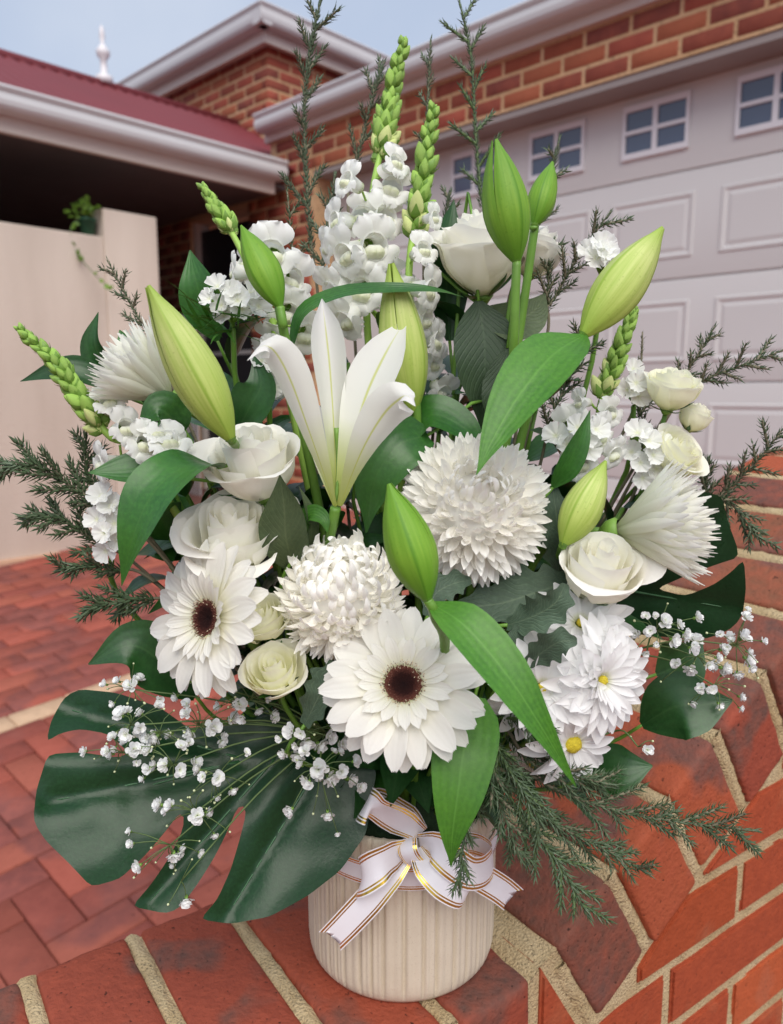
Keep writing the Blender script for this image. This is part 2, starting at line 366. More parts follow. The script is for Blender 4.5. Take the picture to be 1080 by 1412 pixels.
MT['mortar'] = mortar_mat('mortar', (.50, .365, .19), (.62, .48, .28), .004)
MT['mortar_house'] = mortar_mat('mortar_house', (.55, .34, .18), (.62, .41, .24), .003, 8)
MT['joint_sand'] = mortar_mat('joint_sand', (.12, .06, .045), (.17, .085, .06), .003, 10)
MT['ground'] = plain('ground_paving', (.20, .085, .07), .9, 3, .25)
MT['render'] = plain('wall_render', (.62, .53, .455), .85, 4, .05, .002)
m, t, b = newmat('wall_render'); geo = N(t, 'ShaderNodeNewGeometry'); mp = N(t, 'ShaderNodeMapping'); mp.inputs['Scale'].default_value = (3, 3, .5)
t.links.new(geo.outputs['Position'], mp.inputs[0]); nn = N(t, 'ShaderNodeTexNoise'); nn.inputs['Scale'].default_value = 1.4; nn.inputs['Detail'].default_value = 6; t.links.new(mp.outputs[0], nn.inputs['Vector'])
c = mixc(t, ramp(t, nn.outputs['Fac'], [(.4, (0,) * 3), (.7, (1,) * 3)]), (.63, .54, .465), (.55, .465, .395)); t.links.new(c, b.inputs['Base Color']); b.inputs['Roughness'].default_value = .9
bump(t, b, noise_tex(t, 60, 4), .003); MT['render'] = m
MT['render_skirt'] = plain('wall_skirting', (.50, .30, .20), .8, 6, .12)
MT['fascia'] = plain('fascia_paint', (.62, .55, .50), .5, 3, .04)
MT['gutter'] = plain('gutter_metal', (.56, .555, .57), .35, 3, .05)
MT['roof'] = plain('roof_sheet', (.16, .021, .027), .6, 2, .12)
MT['door_paint'] = plain('garage_door_paint', (.62, .60, .595), .45, 2, .03)
MT['frame_white'] = plain('window_frame_white', (.72, .70, .73), .4, 3, .03)
MT['glass'] = plain('dark_glass', (.075, .095, .15), .12, 2, .2, spec=.8)
MT['concrete_lintel'] = plain('lintel_paint', (.30, .26, .25), .7, 5, .08)
MT['dark_metal'] = plain('dark_metal', (.025, .025, .03), .5, 20, .2)
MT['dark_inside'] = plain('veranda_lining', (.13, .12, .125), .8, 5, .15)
MT['pot_green'] = plain('plastic_green', (.02, .10, .05), .5, 20, .1)
MT['light_leaf'] = leaf_mat('light_leaf', (.12, .26, .03), (.22, .38, .05), .5, .3)

# ------------------------------------------------------------------ ground and paving
def gz(y): return -.95 + .1 * max(-1., min(6., y))
gv, gf, ys = [], [], [-150, -1, 6, 400]
for y in ys: gv += [V((-300, y, gz(y))), V((300, y, gz(y)))]
gf = [(i * 2, i * 2 + 1, i * 2 + 3, i * 2 + 2) for i in range(3)]
tag(link('ground', mesh('ground', gv, gf, MT['ground'], False)), kind='structure')
GA = V((1.69, 3.55, 0)); gd = V((-math.sin(R(46)), math.cos(R(46)), 0)); vd = V((gd.y, -gd.x, 0))
def onground(px, py):
    r = ray(px, py); t = (-.95 - CAMH) / (r.z - .1 * r.y); return V((0, 0, CAMH)) + r * t
def gpt(a, b, dz=0.):
    p = GA + gd * a + vd * b; p.z = gz(p.y) + dz; return p
pav = mesh('pavement', [gpt(-1.2, -9, .004), gpt(-1.2, .1, .004), gpt(3.6, .1, .004), gpt(3.6, -9, .004)], [(3, 2, 1, 0)], MT['joint_sand'], False)
pav = tag(link('pavement', pav), kind='structure')
slope = Matrix.Rotation(math.atan(.1), 4, 'X')
axes = slope @ Matrix((vd, gd, V((0, 0, 1)))).transposed().to_4x4()
pav_long = bevel_box('paver', .1975, .0965, .05, .004, MT['paver'], 1)
pav_cream = bevel_box('cream_paver', .1975, .0965, .05, .004, MT['paver_cream'], 1)
c0, c1 = onground(0, 1003), onground(165, 960)
a0 = ((c0 - GA).dot(gd) + (c1 - GA).dot(gd)) / 2
def proj(p):
    d = p - V((0, 0, CAMH)); f = d.y * math.cos(PITCH) - d.z * math.sin(PITCH)
    u = d.y * math.sin(PITCH) + d.z * math.cos(PITCH)
    return (540 + FPX * d.x / f, 706 - FPX * u / f) if f > .05 else (-9999, -9999)
def vis(p, x0=-1100, x1=1300, y0=690, y1=2300):
    x, y = proj(p); return x0 < x < x1 and y0 < y < y1
slots = []
for i in range(-40, 40):                       # running bond beyond the cream course, rows along the veranda
    for j in range(1, 40):
        a = a0 + .05 + .10 * j - .05 + .0; b = (i + .5 * (j % 2)) * .2
        if a < 3.35: slots.append((a, b, 0, pav_long))
for i in range(-60, 60): slots.append((a0, i * .2 + .07, 0, pav_cream))
for x in range(-90, 30):
    for y in range(-40, 0):
        c = (x - y) % 4
        if c == 0: slots.append((a0 + .1 * y - .0, .1 * x + .05, 0, pav_long))
        elif c == 3 and y < -1: slots.append((a0 + .1 * y + .05, .1 * x, 1, pav_long))
        elif c == 3: slots.append((a0 + .1 * y, .1 * x, 2, pav_long))
good = []; WF0 = V((.1102, .5363, 0))
for a, b, r, me in slots:
    p = gpt(a, b)
    if not vis(p) or (p - WF0).dot(V((-.574, .819, 0))) < .3: continue
    good.append((p.length + (0 if -60 < proj(p)[0] < 470 and proj(p)[1] < 1380 else 9), a, b, r, me))
good.sort(key=lambda q: q[0])
ncut = min(300, sum(1 for q in good if q[0] < 9)); rest = good[ncut:]; good = good[:ncut]
for d_, a, b, r, me in good:
    M = Matrix.Translation(gpt(a, b, .006 + random.uniform(-.0025, .0025))) @ axes
    M = M @ Rx(random.uniform(-.006, .006)) @ Ry(random.uniform(-.006, .006))
    if r == 1: M = M @ Rz(math.pi / 2)
    if r == 2: M = M @ Matrix.Diagonal((.49, 1, 1, 1))
    link('paver', me, pav, M)
if rest:
    gg_ = G()
    for d_, a, b, r, me in rest:
        M = Matrix.Translation(gpt(a, b, .006)) @ axes
        if r: M = M @ Rz(math.pi / 2)
        v, f = box_gv(-.0985, .0985, -.048, .048, -.02, .025); gg_.add([M @ q for q in v], f)
    tag(link('far_pavers', gg_.mesh('far_pavers', MT['paver'], False), pav), kind='stuff')

# ------------------------------------------------------------------ garden wall with a raking brick coping
WF = V((.1102, .5363, 0)); WANG = R(35)
wall = thing('garden_wall', WF, 'red brick garden wall with brick on edge coping that ramps up beside the vase', 'wall')
wall.rotation_euler = (0, 0, WANG)
WM = Matrix.Translation(WF) @ Rz(WANG)          # x along the wall, y into the wall, z up
path = []                                       # raking line: points (s, z, slope)
s_, z_, l_ = .021, .010, 0.
while l_ < 1.6:
    sl = R(31) if l_ < .55 else R(31) * max(0., 1 - (l_ - .55) / .3)
    path.append((s_, z_, sl)); s_ += math.cos(sl) * .002; z_ += math.sin(sl) * .002; l_ += .002
BH, BT, BL = .108, .070, .232
def cope_brick(i):
    bm = bmesh.new(); bmesh.ops.create_cube(bm, size=2)
    bmesh.ops.subdivide_edges(bm, edges=bm.edges[:], cuts=13, use_grid_fill=True)
    rnd = random.Random(50 + i); hs = (BT / 2, BL / 2, BH / 2); off = i * 7.3
    for v in bm.verts:
        p = V([math.copysign(math.sin(abs(c) * math.pi / 2) ** (.62 if k == 1 else .85), c) * hs[k] for k, c in enumerate(v.co)])
        rr = .0055 + .0035 * noise.noise(p * 45 + V((off, 0, 0))) + .004 * max(0, noise.noise(p * 90 + V((0, off, 0))) - .25)
        rr = max(.0025, rr)
        q = V([max(-h + rr, min(h - rr, c)) for h, c in zip(hs, p)]); d = p - q
        if d.length > 1e-6: p = q + d.normalized() * min(rr, d.length)
        p += p.normalized() * (.0009 * noise.noise(p * 70 + V((off, off, 0))) + .0005 * noise.noise(p * 190 + V((off, 0, off))))
        v.co = p
    me = bpy.data.meshes.new('coping_brick'); bm.to_mesh(me); bm.free(); me.materials.append(MT['brick_cope'])
    me.polygons.foreach_set('use_smooth', [True] * len(me.polygons)); return me
cope = [cope_brick(i) for i in range(5)]
for k in range(11):
    s = -.038 - .0815 * k
    M = WM @ Tr(s, BL / 2 - .002 + random.uniform(-.002, .002), -BH / 2 + random.uniform(-.001, .001)) @ Rz(random.uniform(-.012, .012)) @ Rx(random.uniform(-.006, .006))
    link('coping_brick', cope[k % 5], wall, M)
k = 0; i = 0
while True:
    i = int((.040 + k * .0835) / .002)
    if i >= len(path): break
    s, z, sl = path[i]
    M = WM @ Tr(s, BL / 2 - .002 + random.uniform(-.002, .002), z) @ Ry(-sl + random.uniform(-.01, .01)) @ Tr(0, 0, -BH / 2) @ Rz(random.uniform(-.012, .012))
    link('coping_brick', cope[(k * 2 + 1) % 5], wall, M); k += 1
# mortar core
top = [(-1.0, -.004), (.004, -.004), (.016, .004)] + [(s + math.sin(sl) * .004, z - math.cos(sl) * .004) for s, z, sl in path[3::12]]
poly = top + [(top[-1][0], -1.1), (-1.0, -1.1)]
n_ = len(poly)
def wnz(s, z): return noise.noise(V((s * 60, z * 60, 1))) * .0022
cv = [V((s, .0035 + wnz(s, z), z)) for s, z in poly] + [V((s, .226, z)) for s, z in poly]
core = mesh('mortar', cv, [tuple(range(n_)), tuple(range(2 * n_ - 1, n_ - 1, -1))] + [(i, i + n_, (i + 1) % n_ + n_, (i + 1) % n_) for i in range(n_)], MT['mortar'], False)
bm = bmesh.new(); bm.from_mesh(core); bmesh.ops.triangulate(bm, faces=bm.faces[:]); bmesh.ops.recalc_face_normals(bm, faces=bm.faces[:]); bm.to_mesh(core); bm.free()
link('mortar', core, wall, WM)
# raised ragged mortar beds between the coping bricks
def joint_strip(pa, pb, wdt, depth_along_y=True, seed=0):
    """lumpy strip centred on the line pa-pb (wall coordinates), normal n"""
    pass
mg = G()
def lump_joint(c, T, Nn, S, L, wd, seed):
    nL, nS = 26, 5; v = []
    for i in range(nL):
        for j in range(nS):
            u = (i / (nL - 1) - .5) * L; s = (j / (nS - 1) - .5) * wd * (1 + .25 * noise.noise(V((i * .9, seed * 3.1, 2))) + .35 * noise.noise(V((i * 2.3, seed * 1.7 + j * 3, 5))))
            h = -.0013 + .0032 * noise.noise(V((i * .8, j * .9, seed * 5.7))) - (.003 if j in (0, nS - 1) else 0)
            v.append(c + T * u + S * s + Nn * h)
    mg.add(v, grid_faces(nL, nS))
for k in range(11):
    lump_joint(V((-.0788 - .0815 * k, .116, 0)), V((0, 1, 0)), V((0, 0, 1)), V((1, 0, 0)), .226, .0135, k)
k = 0
while int((k * .0835 - .002) / .002) < len(path):
    s, z, sl = path[max(0, int((k * .0835 - .002) / .002))]
    T = V((math.cos(sl), 0, math.sin(sl))); Nn = V((-math.sin(sl), 0, math.cos(sl)))
    wd = .0155
    if k: lump_joint(V((s, .116, z)), V((0, 1, 0)), Nn, T, .226, wd, 30 + k)
    if k: lump_joint(V((s, -.001, z)) - Nn * .052, Nn, V((0, -1, 0)), T, .104, wd, 60 + k)
    k += 1
lump_joint(V((.008, .116, .003)), V((0, 1, 0)), V((-.4, 0, .9)).normalized(), V((.9, 0, .4)).normalized(), .228, .036, 99)
lump_joint(V((.053, -.001, -.042)), V((-.5, 0, .86)).normalized(), V((0, -1, 0)), V((.86, 0, .5)).normalized(), .085, .013, 98)
tag(link('mortar_joint', mg.mesh('mortar_joint', MT['mortar'], True), wall, WM), kind='stuff')
# stretcher courses of the front face, cut by the coping
def zmax(s):
    if s < .006: return -.118
    z0, s0 = .010 - (s - .021) * 1.66 - .026, 0
    sl = R(31); ps, pz = .021 + math.sin(sl) * (BH + .010), .010 - math.cos(sl) * (BH + .010)
    if s < ps: return z0
    best = None
    for q in path[::4]:
        qs, qz = q[0] + math.sin(q[2]) * (BH + .010), q[1] - math.cos(q[2]) * (BH + .010)
        if qs >= s: return qz
    return qz
def clipped(s0, s1, z0, z1, name, mat):
    ss = [s0 + (s1 - s0) * i / 10 for i in range(11)]
    tp = [min(z1, zmax(s)) for s in ss]
    pts = [(s, t) for s, t in zip(ss, tp) if t > z0 + .002]
    if len(pts) < 3: return
    out = [pts[0]]
    for i in range(1, len(pts) - 1):
        (xa, ya), (xb, yb), (xc, yc) = out[-1], pts[i], pts[i + 1]
        if abs((xb - xa) * (yc - ya) - (xc - xa) * (yb - ya)) > 2e-6: out.append(pts[i])
    out.append(pts[-1])
    po = out + [(pts[-1][0], z0), (pts[0][0], z0)]
    bm = bmesh.new(); vs = [bm.verts.new((s, 0, z)) for s, z in po]; f = bm.faces.new(vs)
    r = bmesh.ops.extrude_face_region(bm, geom=[f]); 
    for v in r['geom']:
        if isinstance(v, bmesh.types.BMVert): v.co.y = .09
    bmesh.ops.recalc_face_normals(bm, faces=bm.faces[:])
    fr = [e for e in bm.edges if all(v.co.y < .01 for v in e.verts)]
    bmesh.ops.bevel(bm, geom=fr, offset=.0025, segments=2, affect='EDGES')
    me = bpy.data.meshes.new(name); bm.to_mesh(me); bm.free(); me.materials.append(mat)
    link(name, me, wall, WM @ Tr(0, random.uniform(-.001, .001), 0))
CH = .0685
for r in range(-5, 9):
    z0 = -.078 + CH * r + .006; z1 = z0 + CH - .012
    off = .181 if r % 2 else .065
    for i in range(-4, 8):
        s0 = off + .228 * i + .006; s1 = s0 + .216
        if s1 < -.55 or s0 > 1.1: continue
        clipped(s0, s1, z0, z1, 'brick', MT['brick_wall'])
clipped(.010, .064, -.118, .02, 'cut_brick', MT['brick_wall'])

# ------------------------------------------------------------------ house  (x along vd, y along gd)
house = thing('house', GA, 'red brick house with white panelled garage door, maroon metal roof and dark veranda', 'house')
house.rotation_euler = (0, 0, math.atan2(vd.y, vd.x))
HM = Matrix.Translation(GA) @ Rz(math.atan2(vd.y, vd.x))
def hbox(name, mat, x0, x1, y0, y1, z0, z1, parent=None, bev=0):
    if bev:
        me = bevel_box(name, x1 - x0, y1 - y0, z1 - z0, bev, mat)
        return link(name, me, parent or house, HM @ Tr((x0 + x1) / 2, (y0 + y1) / 2, (z0 + z1) / 2))
    v, f = box_gv(x0, x1, y0, y1, z0, z1); return link(name, mesh(name, v, f, mat, False), parent or house, HM)
BK = bevel_box('brick', .223, .1, .067, .004, MT['brick_house'], 1)
def bricks(parent, face, plane, u0, u1, z0, z1, hole=None, phase=0., course=.0835):
    k0 = math.floor((z0 + 1) / course)
    for k in range(k0, k0 + 80):
        zc = -1 + (k + .5) * course
        if zc - .037 < z0 - .02: continue
        if zc + .037 > z1 + .02: break
        off = phase + (.12 if k % 2 else 0)
        i0 = math.floor((u0 - off) / .24) - 1
        for i in range(i0, i0 + 60):
            a, b_ = off + i * .24, off + i * .24 + .23
            a, b_ = max(a, u0), min(b_, u1)
            if b_ - a < .03: continue
            if hole and hole((a + b_) / 2, zc): continue
            ln = (b_ - a) / .23
            if face == 'x': M = HM @ Tr(plane + .05, (a + b_) / 2, zc) @ Rz(math.pi / 2) @ Matrix.Diagonal((ln, 1, 1, 1))
            else: M = HM @ Tr((a + b_) / 2, plane + .05, zc) @ Matrix.Diagonal((ln, 1, 1, 1))
            link('brick', BK, parent, M)
gw = hbox('garage_wall', MT['mortar_house'], -.196, -.005, -1.75, 2.885, 1.915, 2.30)
bricks(gw, 'x', -.2, -.6, 2.895, 1.915, 2.17, phase=.03)
pw = hbox('side_wall', MT['mortar_house'], -.196, -.02, 2.89, 3.34, -1.0, 2.29)
bricks(pw, 'x', -.2, 2.89, 3.62, -.5, 2.17, lambda a_, z_: a_ > 3.3 and z_ > 1.93, phase=.05)
hbox('side_wall', MT['mortar_house'], -.196, -.02, 3.34, 3.62, -1.0, 1.93)
pw2 = hbox('veranda_wall', MT['mortar_house'], -.196, -.02, 4.42, 6.1, -1.0, 1.9)
bricks(pw2, 'x', -.2, 4.42, 6.0, .2, 1.85, phase=.02)
hbox('lintel', MT['concrete_lintel'], -.188, .02, -1.75, 2.885, 1.88, 1.912)
hbox('end_pier', MT['mortar_house'], -.195, .05, -2.2, -1.76, -1.1, 2.3)
hbox('house_body', MT['dark_inside'], .26, 5., -2.2, 3.3, -1.1, 2.25)
dh = hbox('door_head', MT['mortar_house'], -.196, -.02, 3.62, 4.42, 1.80, 2.1)
bricks(dh, 'x', -.2, 3.62, 4.42, 1.80, 2.08, phase=.05)
# security door in the dark entry
dr = hbox('security_door', MT['dark_metal'], -.12, -.08, 3.66, 4.38, -.9, 1.74)
hbox('door_frame', MT['fascia'], -.17, -.05, 4.38, 4.42, -.9, 1.80, dr)
hbox('door_frame', MT['dark_metal'], -.16, -.05, 3.62, 3.66, -.9, 1.80, dr)
for zz in (.2, .75, 1.3): hbox('door_rail', MT['gutter'], -.128, -.119, 3.66, 4.38, zz, zz + .03, dr)
# garage door: rows of pressed panels, a row of two-by-two windows on top
gdoor = hbox('garage_door', MT['door_paint'], .012, .05, -1.74, 2.88, -1.0, 1.93)
rows = [1.99, 1.49, .995, .50, .005, -.49, -.985]
for r in range(6):
    hbox('door_section', MT['door_paint'], 0, .03, -1.74, 2.88, rows[r + 1] + .004, rows[r] - .004, gdoor, .004)
def panel_mesh():
    bm = bmesh.new(); L, H_ = .43, .30
    def ring(l, h, x): return [bm.verts.new((x, y, z)) for y, z in ((-l / 2, -h / 2), (l / 2, -h / 2), (l / 2, h / 2), (-l / 2, h / 2))]
    rs = [ring(L, H_, .002), ring(L - .012, H_ - .012, -.006), ring(L - .035, H_ - .035, -.006), ring(L - .06, H_ - .06, .001), ring(L - .10, H_ - .10, -.004)]
    for a, b_ in zip(rs, rs[1:]):
        for i in range(4): bm.faces.new((a[i], a[(i + 1) % 4], b_[(i + 1) % 4], b_[i]))
    bm.faces.new(rs[-1]); bmesh.ops.recalc_face_normals(bm, faces=bm.faces[:])
    me = bpy.data.meshes.new('door_panel'); bm.to_mesh(me); bm.free(); me.materials.append(MT['door_paint']); return me
pm = panel_mesh()
for r in range(1, 6):
    for c in range(8):
        link('door_panel', pm, gdoor, HM @ Tr(0, .575 + .55 * (c - 4) + .55, (rows[r] + rows[r + 1]) / 2 ))
WZ0, WZ1 = 1.605, 1.82
def frame_mesh():
    g_ = G(); y0, y1, z0, z1 = -.168, .168, WZ0 - .003, WZ1 + .008
    for a in ((y0, y1, z0 - .012, z0 + .016), (y0, y1, z1 - .016, z1 + .012), (y0, y0 + .016, z0 + .016, z1 - .016), (y1 - .016, y1, z0 + .016, z1 - .016),
              (-.012, .012, z0 + .016, z1 - .016)):
        v, f = box_gv(-.016, .001, *a); g_.add(v, f)
    zc = (z0 + z1) / 2
    for a in ((y0 + .016, -.012, zc - .009, zc + .009), (.012, y1 - .016, zc - .009, zc + .009)):
        v, f = box_gv(-.014, .001, *a); g_.add(v, f)
    return g_.mesh('window_frame', MT['frame_white'], False)
fm = frame_mesh(); zc = (WZ0 + WZ1 + .005) / 2
gp, gf2 = box_gv(-.004, -.001, -.074, .074, -.044, .044); pane = mesh('pane', gp, gf2, MT['glass'], False)
for c in range(7):
    yc = .575 + .55 * (c - 3)
    link('window', fm, gdoor, HM @ Tr(0, yc, 0))
    for dy in (-.082, .082):
        for dz in (-.053, .053): link('pane', pane, gdoor, HM @ Tr(0, yc + dy, zc + dz))
# fascias and gutters: profile swept along x or y
def gutter(name, axis, plane, u0, u1, zb, zt, out, parent=house):
    """ogee gutter whose lip stands 'out' in front of the plane (towards negative)"""
    h = zt - zb
    pr = [(0, zb), (-.62 * out, zb), (-.80 * out, zb + .06 * h), (-.93 * out, zb + .2 * h), (-.97 * out, zb + .40 * h), (-.93 * out, zb + .60 * h), (-.90 * out, zb + .68 * h), (-.92 * out, zt - .03), (-1.0 * out, zt - .022), (-1.05 * out, zt - .010), (-1.0 * out, zt), (-.92 * out, zt - .01), (-.85 * out, zb + .6 * h), (0, zb + .6 * h)]
    v = []
    for u in (u0, u1):
        for d, z in pr: v.append(V((plane + d, u, z)) if axis == 'x' else V((u, plane + d, z)))
    n = len(pr); f = [(i, i + 1, i + 1 + n, i + n) for i in range(n - 1)] + [tuple(range(n)), tuple(range(2 * n - 1, n - 1, -1))]
    o = link(name, mesh(name, v, f, MT['gutter'], False), parent, HM); return o
hbox('fascia', MT['fascia'], -.235, -.193, -2.2, 3.36, 2.175, 2.30)
gutter('gutter', 'x', -.236, -2.2, 3.34, 2.225, 2.338, .105)
hbox('fascia', MT['fascia'], -4.2, -.33, 3.13, 3.17, 1.785, 1.96)
gutter('gutter', 'y', 3.129, -4.2, -.30, 1.865, 1.982, .11)
# roofs
def corrugated(name, x0, x1, y0, z0, y1, z1, pitch=.085, amp=.018):
    v = []; n = int((x1 - x0) / pitch * 6)
    for i in range(n + 1):
        x = x0 + (x1 - x0) * i / n; h = amp * max(-.2, math.sin((x - x0) / pitch * math.tau)) 
        v += [V((x, y0, z0 + h)), V((x, y1, z1 + h))]
    f = [(2 * i, 2 * i + 2, 2 * i + 3, 2 * i + 1) for i in range(n)]
    return link(name, mesh(name, v, f, MT['roof'], True), house, HM)
rf = corrugated('roof', -4.2, .28, 3.07, 1.955, 4.42, 2.655)
corrugated('roof', -4.2, .28, 5.9, 1.95, 4.42, 2.655)
rv, rff, _ = tube([V((-4.2, 4.42, 2.655)), V((.28, 4.42, 2.655))], .045, 8, 2); link('ridge_cap', mesh('ridge_cap', rv, rff, MT['roof']), rf, HM)
v = [V((-.33, -2.2, 2.34)), V((-.33, 3.3, 2.34)), V((5, 3.3, 2.75)), V((5, -2.2, 2.75))]; link('garage_roof', mesh('garage_roof', v, [(3, 2, 1, 0)], MT['roof'], False), house, HM)
hbox('veranda_ceiling', MT['dark_inside'], -4.2, -.2, 3.18, 6.1, 1.84, 1.87)
hbox('veranda_back_wall', MT['dark_inside'], -4.2, -.2, 6.1, 6.2, -1, 1.84)
hbox('veranda_end_wall', MT['dark_inside'], -4.3, -4.2, 3.2, 6.2, -1, 2.3)
# upper brick block with its own eaves
ub = hbox('upper_wall', MT['mortar_house'], .304, 3.4, 4.004, 7.2, 2.2, 3.3)
bricks(ub, 'x', .3, 4.0, 6.2, 2.45, 3.17, phase=.0)
bricks(ub, 'y', 4.0, .30, 2.2, 2.45, 3.17, phase=.06)
hbox('fascia', MT['fascia'], .20, .24, 3.90, 7.4, 3.125, 3.29); hbox('fascia', MT['fascia'], .24, 3.5, 3.90, 3.94, 3.125, 3.29)
hbox('eave_lining', MT['fascia'], .24, 3.5, 3.94, 7.4, 3.15, 3.165)
gutter('gutter', 'x', .199, 3.80, 7.4, 3.205, 3.355, .11); gutter('gutter', 'y', 3.899, .09, 3.5, 3.205, 3.354, .11)
v = [V((.15, 3.85, 3.33)), V((3.5, 3.85, 3.33)), V((3.5, 7.4, 3.33)), V((.15, 7.4, 3.33)), V((1.6, 5.4, 3.50))]
link('upper_roof', mesh('upper_roof', v, [(0, 1, 4), (1, 2, 4), (2, 3, 4), (3, 0, 4)], MT['roof'], False), house, HM)
# finial on the ridge
fp = V((-.86, 4.42, 2.67))
fin = link('finial', mesh('finial', *[x for x in lathe([(.001, 0), (.06, 0), (.06, .05), (.025, .07), (.022, .16), (.045, .19), (.05, .22), (.03, .25), (.012, .27), (.02, .32), (.016, .37), (.001, .40)], 12)[:2]], MT['frame_white']), house, HM @ Matrix.Translation(fp))
# rendered screen wall
rw = thing('rendered_wall', HM @ V((-1.16, 3.3, -.5)), 'beige rendered screen wall with a taller end pier beside the driveway', 'wall')
rw.rotation_euler = (0, 0, math.atan2(vd.y, vd.x))
def rbox(name, mat, *a, bev=.012):
    x0, x1, y0, y1, z0, z1 = a; return link(name, bevel_box(name, x1 - x0, y1 - y0, z1 - z0, bev, mat), rw, HM @ Tr((x0 + x1) / 2, (y0 + y1) / 2, (z0 + z1) / 2))
rbox('panel', MT['render'], -4.2, -1.508, 3.25, 3.38, -.75, 1.36)
rbox('pier', MT['render'], -1.51, -1.165, 3.235, 3.40, -.75, 1.52)
rbox('skirting', MT['render_skirt'], -4.2, -1.15, 3.215, 3.30, -.75, -.475, bev=.01)
# lantern, slatted screen, trailing plant
lan = thing('wall_lantern', HM @ V((-.2, 3.86, 1.60)), 'small black wall lantern under the veranda eave beside the brick corner', 'lantern')
lan.location = HM @ V((-.2, 3.50, 1.52)); lo = HM @ Tr(-.29, 3.50, 1.45)
link('lamp_cage', mesh('lamp_cage', *lathe([(.02, -.12), (.05, -.10), (.075, .08), (.095, .09), (.03, .16), (.001, .18)], 8)[:2], MT['dark_metal'], False), lan, lo)
tv, tf, _ = tube([V((-.2, 3.5, 1.58)), V((-.25, 3.5, 1.66)), V((-.29, 3.5, 1.62))], .012, 6); link('bracket', mesh('bracket', tv, tf, MT['dark_metal']), lan, HM)
scr = thing('slatted_screen', HM @ V((-.45, 4.0, -.5)), 'small white slatted screen standing in the dark entry', 'screen')
for i in range(6):
    me = bevel_box('slat', .012, .035, 1.55, .003, MT['frame_white'], 1); link('slat', me, scr, HM @ Tr(-.45, 4.02 + .06 * i, .275))
me = bevel_box('rail', .014, .40, .04, .003, MT['frame_white'], 1); link('rail', me, scr, HM @ Tr(-.432, 4.17, .95))
pp = HM @ V((-1.575, 3.31, 1.36))
tp = thing('potted_plant', pp, 'trailing green plant in a green pot on top of the rendered wall', 'plant')
link('plant_pot', mesh('plant_pot', *lathe([(.001, 0), (.035, 0), (.048, .085), (.052, .085), (.052, .1), (.045, .1), (.04, .08), (.001, .08)], 14)[:2], MT['pot_green']), tp, Matrix.Translation(pp))
rnd = random.Random(3); lg = G()
for i in range(46):
    a = rnd.random() * 6.28; el = rnd.uniform(.2, 1.4); d = V((math.cos(a) * math.cos(el), math.sin(a) * math.cos(el), math.sin(el)))
    q = pp + V((0, 0, .09)) + d * rnd.uniform(.03, .12); lg.add(*sheet([q, q + d * .02, q + d * .04 - V((0, 0, .012))], lambda t: .018 * math.sin(math.pi * min(1, t * .9 + .08)), (rnd.uniform(-.5, .5), -.6, .8), n=5, m=3))
trail = [pp + V((-.02, -.05, .10)), pp + V((-.06, -.1, .02)), pp + V((-.02, -.12, -.12)), pp + V((.08, -.12, -.24)), pp + V((.16, -.13, -.31))]
tc_ = catmull(trail, 22)
for i, q in enumerate(tc_[3:]):
    for s in (0, 1):
        if rnd.random() < .35: continue
        d = V((rnd.uniform(-1, 1), rnd.uniform(-.6, .1), rnd.uniform(-.6, .4))).normalized()
        lg.add(*sheet([q, q + d * .018, q + d * .036], lambda t: .013 * math.sin(math.pi * min(1, t * .9 + .08)), (0, -1, .4), n=4, m=3))
link('leaves', lg.mesh('leaves', MT['light_leaf']), tp)['kind'] = 'stuff'
tv, tf, _ = tube(trail, .003, 5, 20); link('vine', mesh('vine', tv, tf, MT['twig_green']), tp)

# ------------------------------------------------------------------ vase and foam
VC = V((.008, .580, 0)); VR, VH = .0765, .135
vase = thing('vase', VC, 'cream ribbed ceramic vase standing on the brick coping', 'vase')
NR = 40; rr_ = random.Random(5); rib_w = [rr_.uniform(.6, 1.4) for _ in range(NR)]; tot = sum(rib_w)
edges = [0]; 
for x in rib_w: edges.append(edges[-1] + x / tot)
def flute(a):
    u = (a / math.tau) % 1
    for i in range(NR):
        if edges[i] <= u < edges[i + 1] or i == NR - 1:
            t = (u - edges[i]) / (edges[i + 1] - edges[i]); return 1 - math.exp(-(min(t, 1 - t) / .10) ** 2) * 1.0 - .18 * math.exp(-((t - .5) / .12) ** 2)
def vr(r, a, z):
    k = min(1, max(0, (z - .004) / .012)) * (1 if z < VH - .006 else .3)
    return r - .0042 * k * (1 - flute(a)) if r > .06 and z > .003 else r
prof = [(.0005, .002), (.0690, .0015), (.0718, .003), (.0742, .0065), (.0757, .012), (.0763, .020), (VR, .045), (VR, .08), (VR, .11), (VR, VH - .006), (VR - .0012, VH - .001), (VR - .003, VH), (VR - .006, VH - .002), (VR - .007, VH - .02), (VR - .008, .03), (.0005, .03)]
v, f, uv = lathe(prof, NR * 14, vr)
link('body', mesh('body', v, f, MT['pot'], True, uv), vase, Matrix.Translation(VC))
v, f, uv = lathe([(.0005, .0002), (.0672, .0002), (.0690, .0008), (.0700, .0025)], 64); link('foot_ring', mesh('foot_ring', v, f, MT['pot_base']), vase, Matrix.Translation(VC))
foam = thing('floral_foam', VC + V((0, 0, .03)), 'dark green floral foam filling the vase mouth', 'floral foam')
v, f, uv = lathe([(.0005, .031), (.064, .031), (.066, .12), (.062, .145), (.045, .165), (.0005, .17)], 24)
v = [q + V((0, 0, .004 * noise.noise(q * 40))) for q in v]
link('foam_block', mesh('foam_block', v, f, MT['foam']), foam, Matrix.Translation(VC))
FC = VC + V((0, 0, .15)); srnd = random.Random(11)
def foam_pt(p):
    d = V((p.x - VC.x, p.y - VC.y, 0)); d = d.normalized() * min(.045, d.length * .35) if d.length > 1e-4 else d
    return VC + d + V((srnd.uniform(-.012, .012), srnd.uniform(-.012, .012), .135))
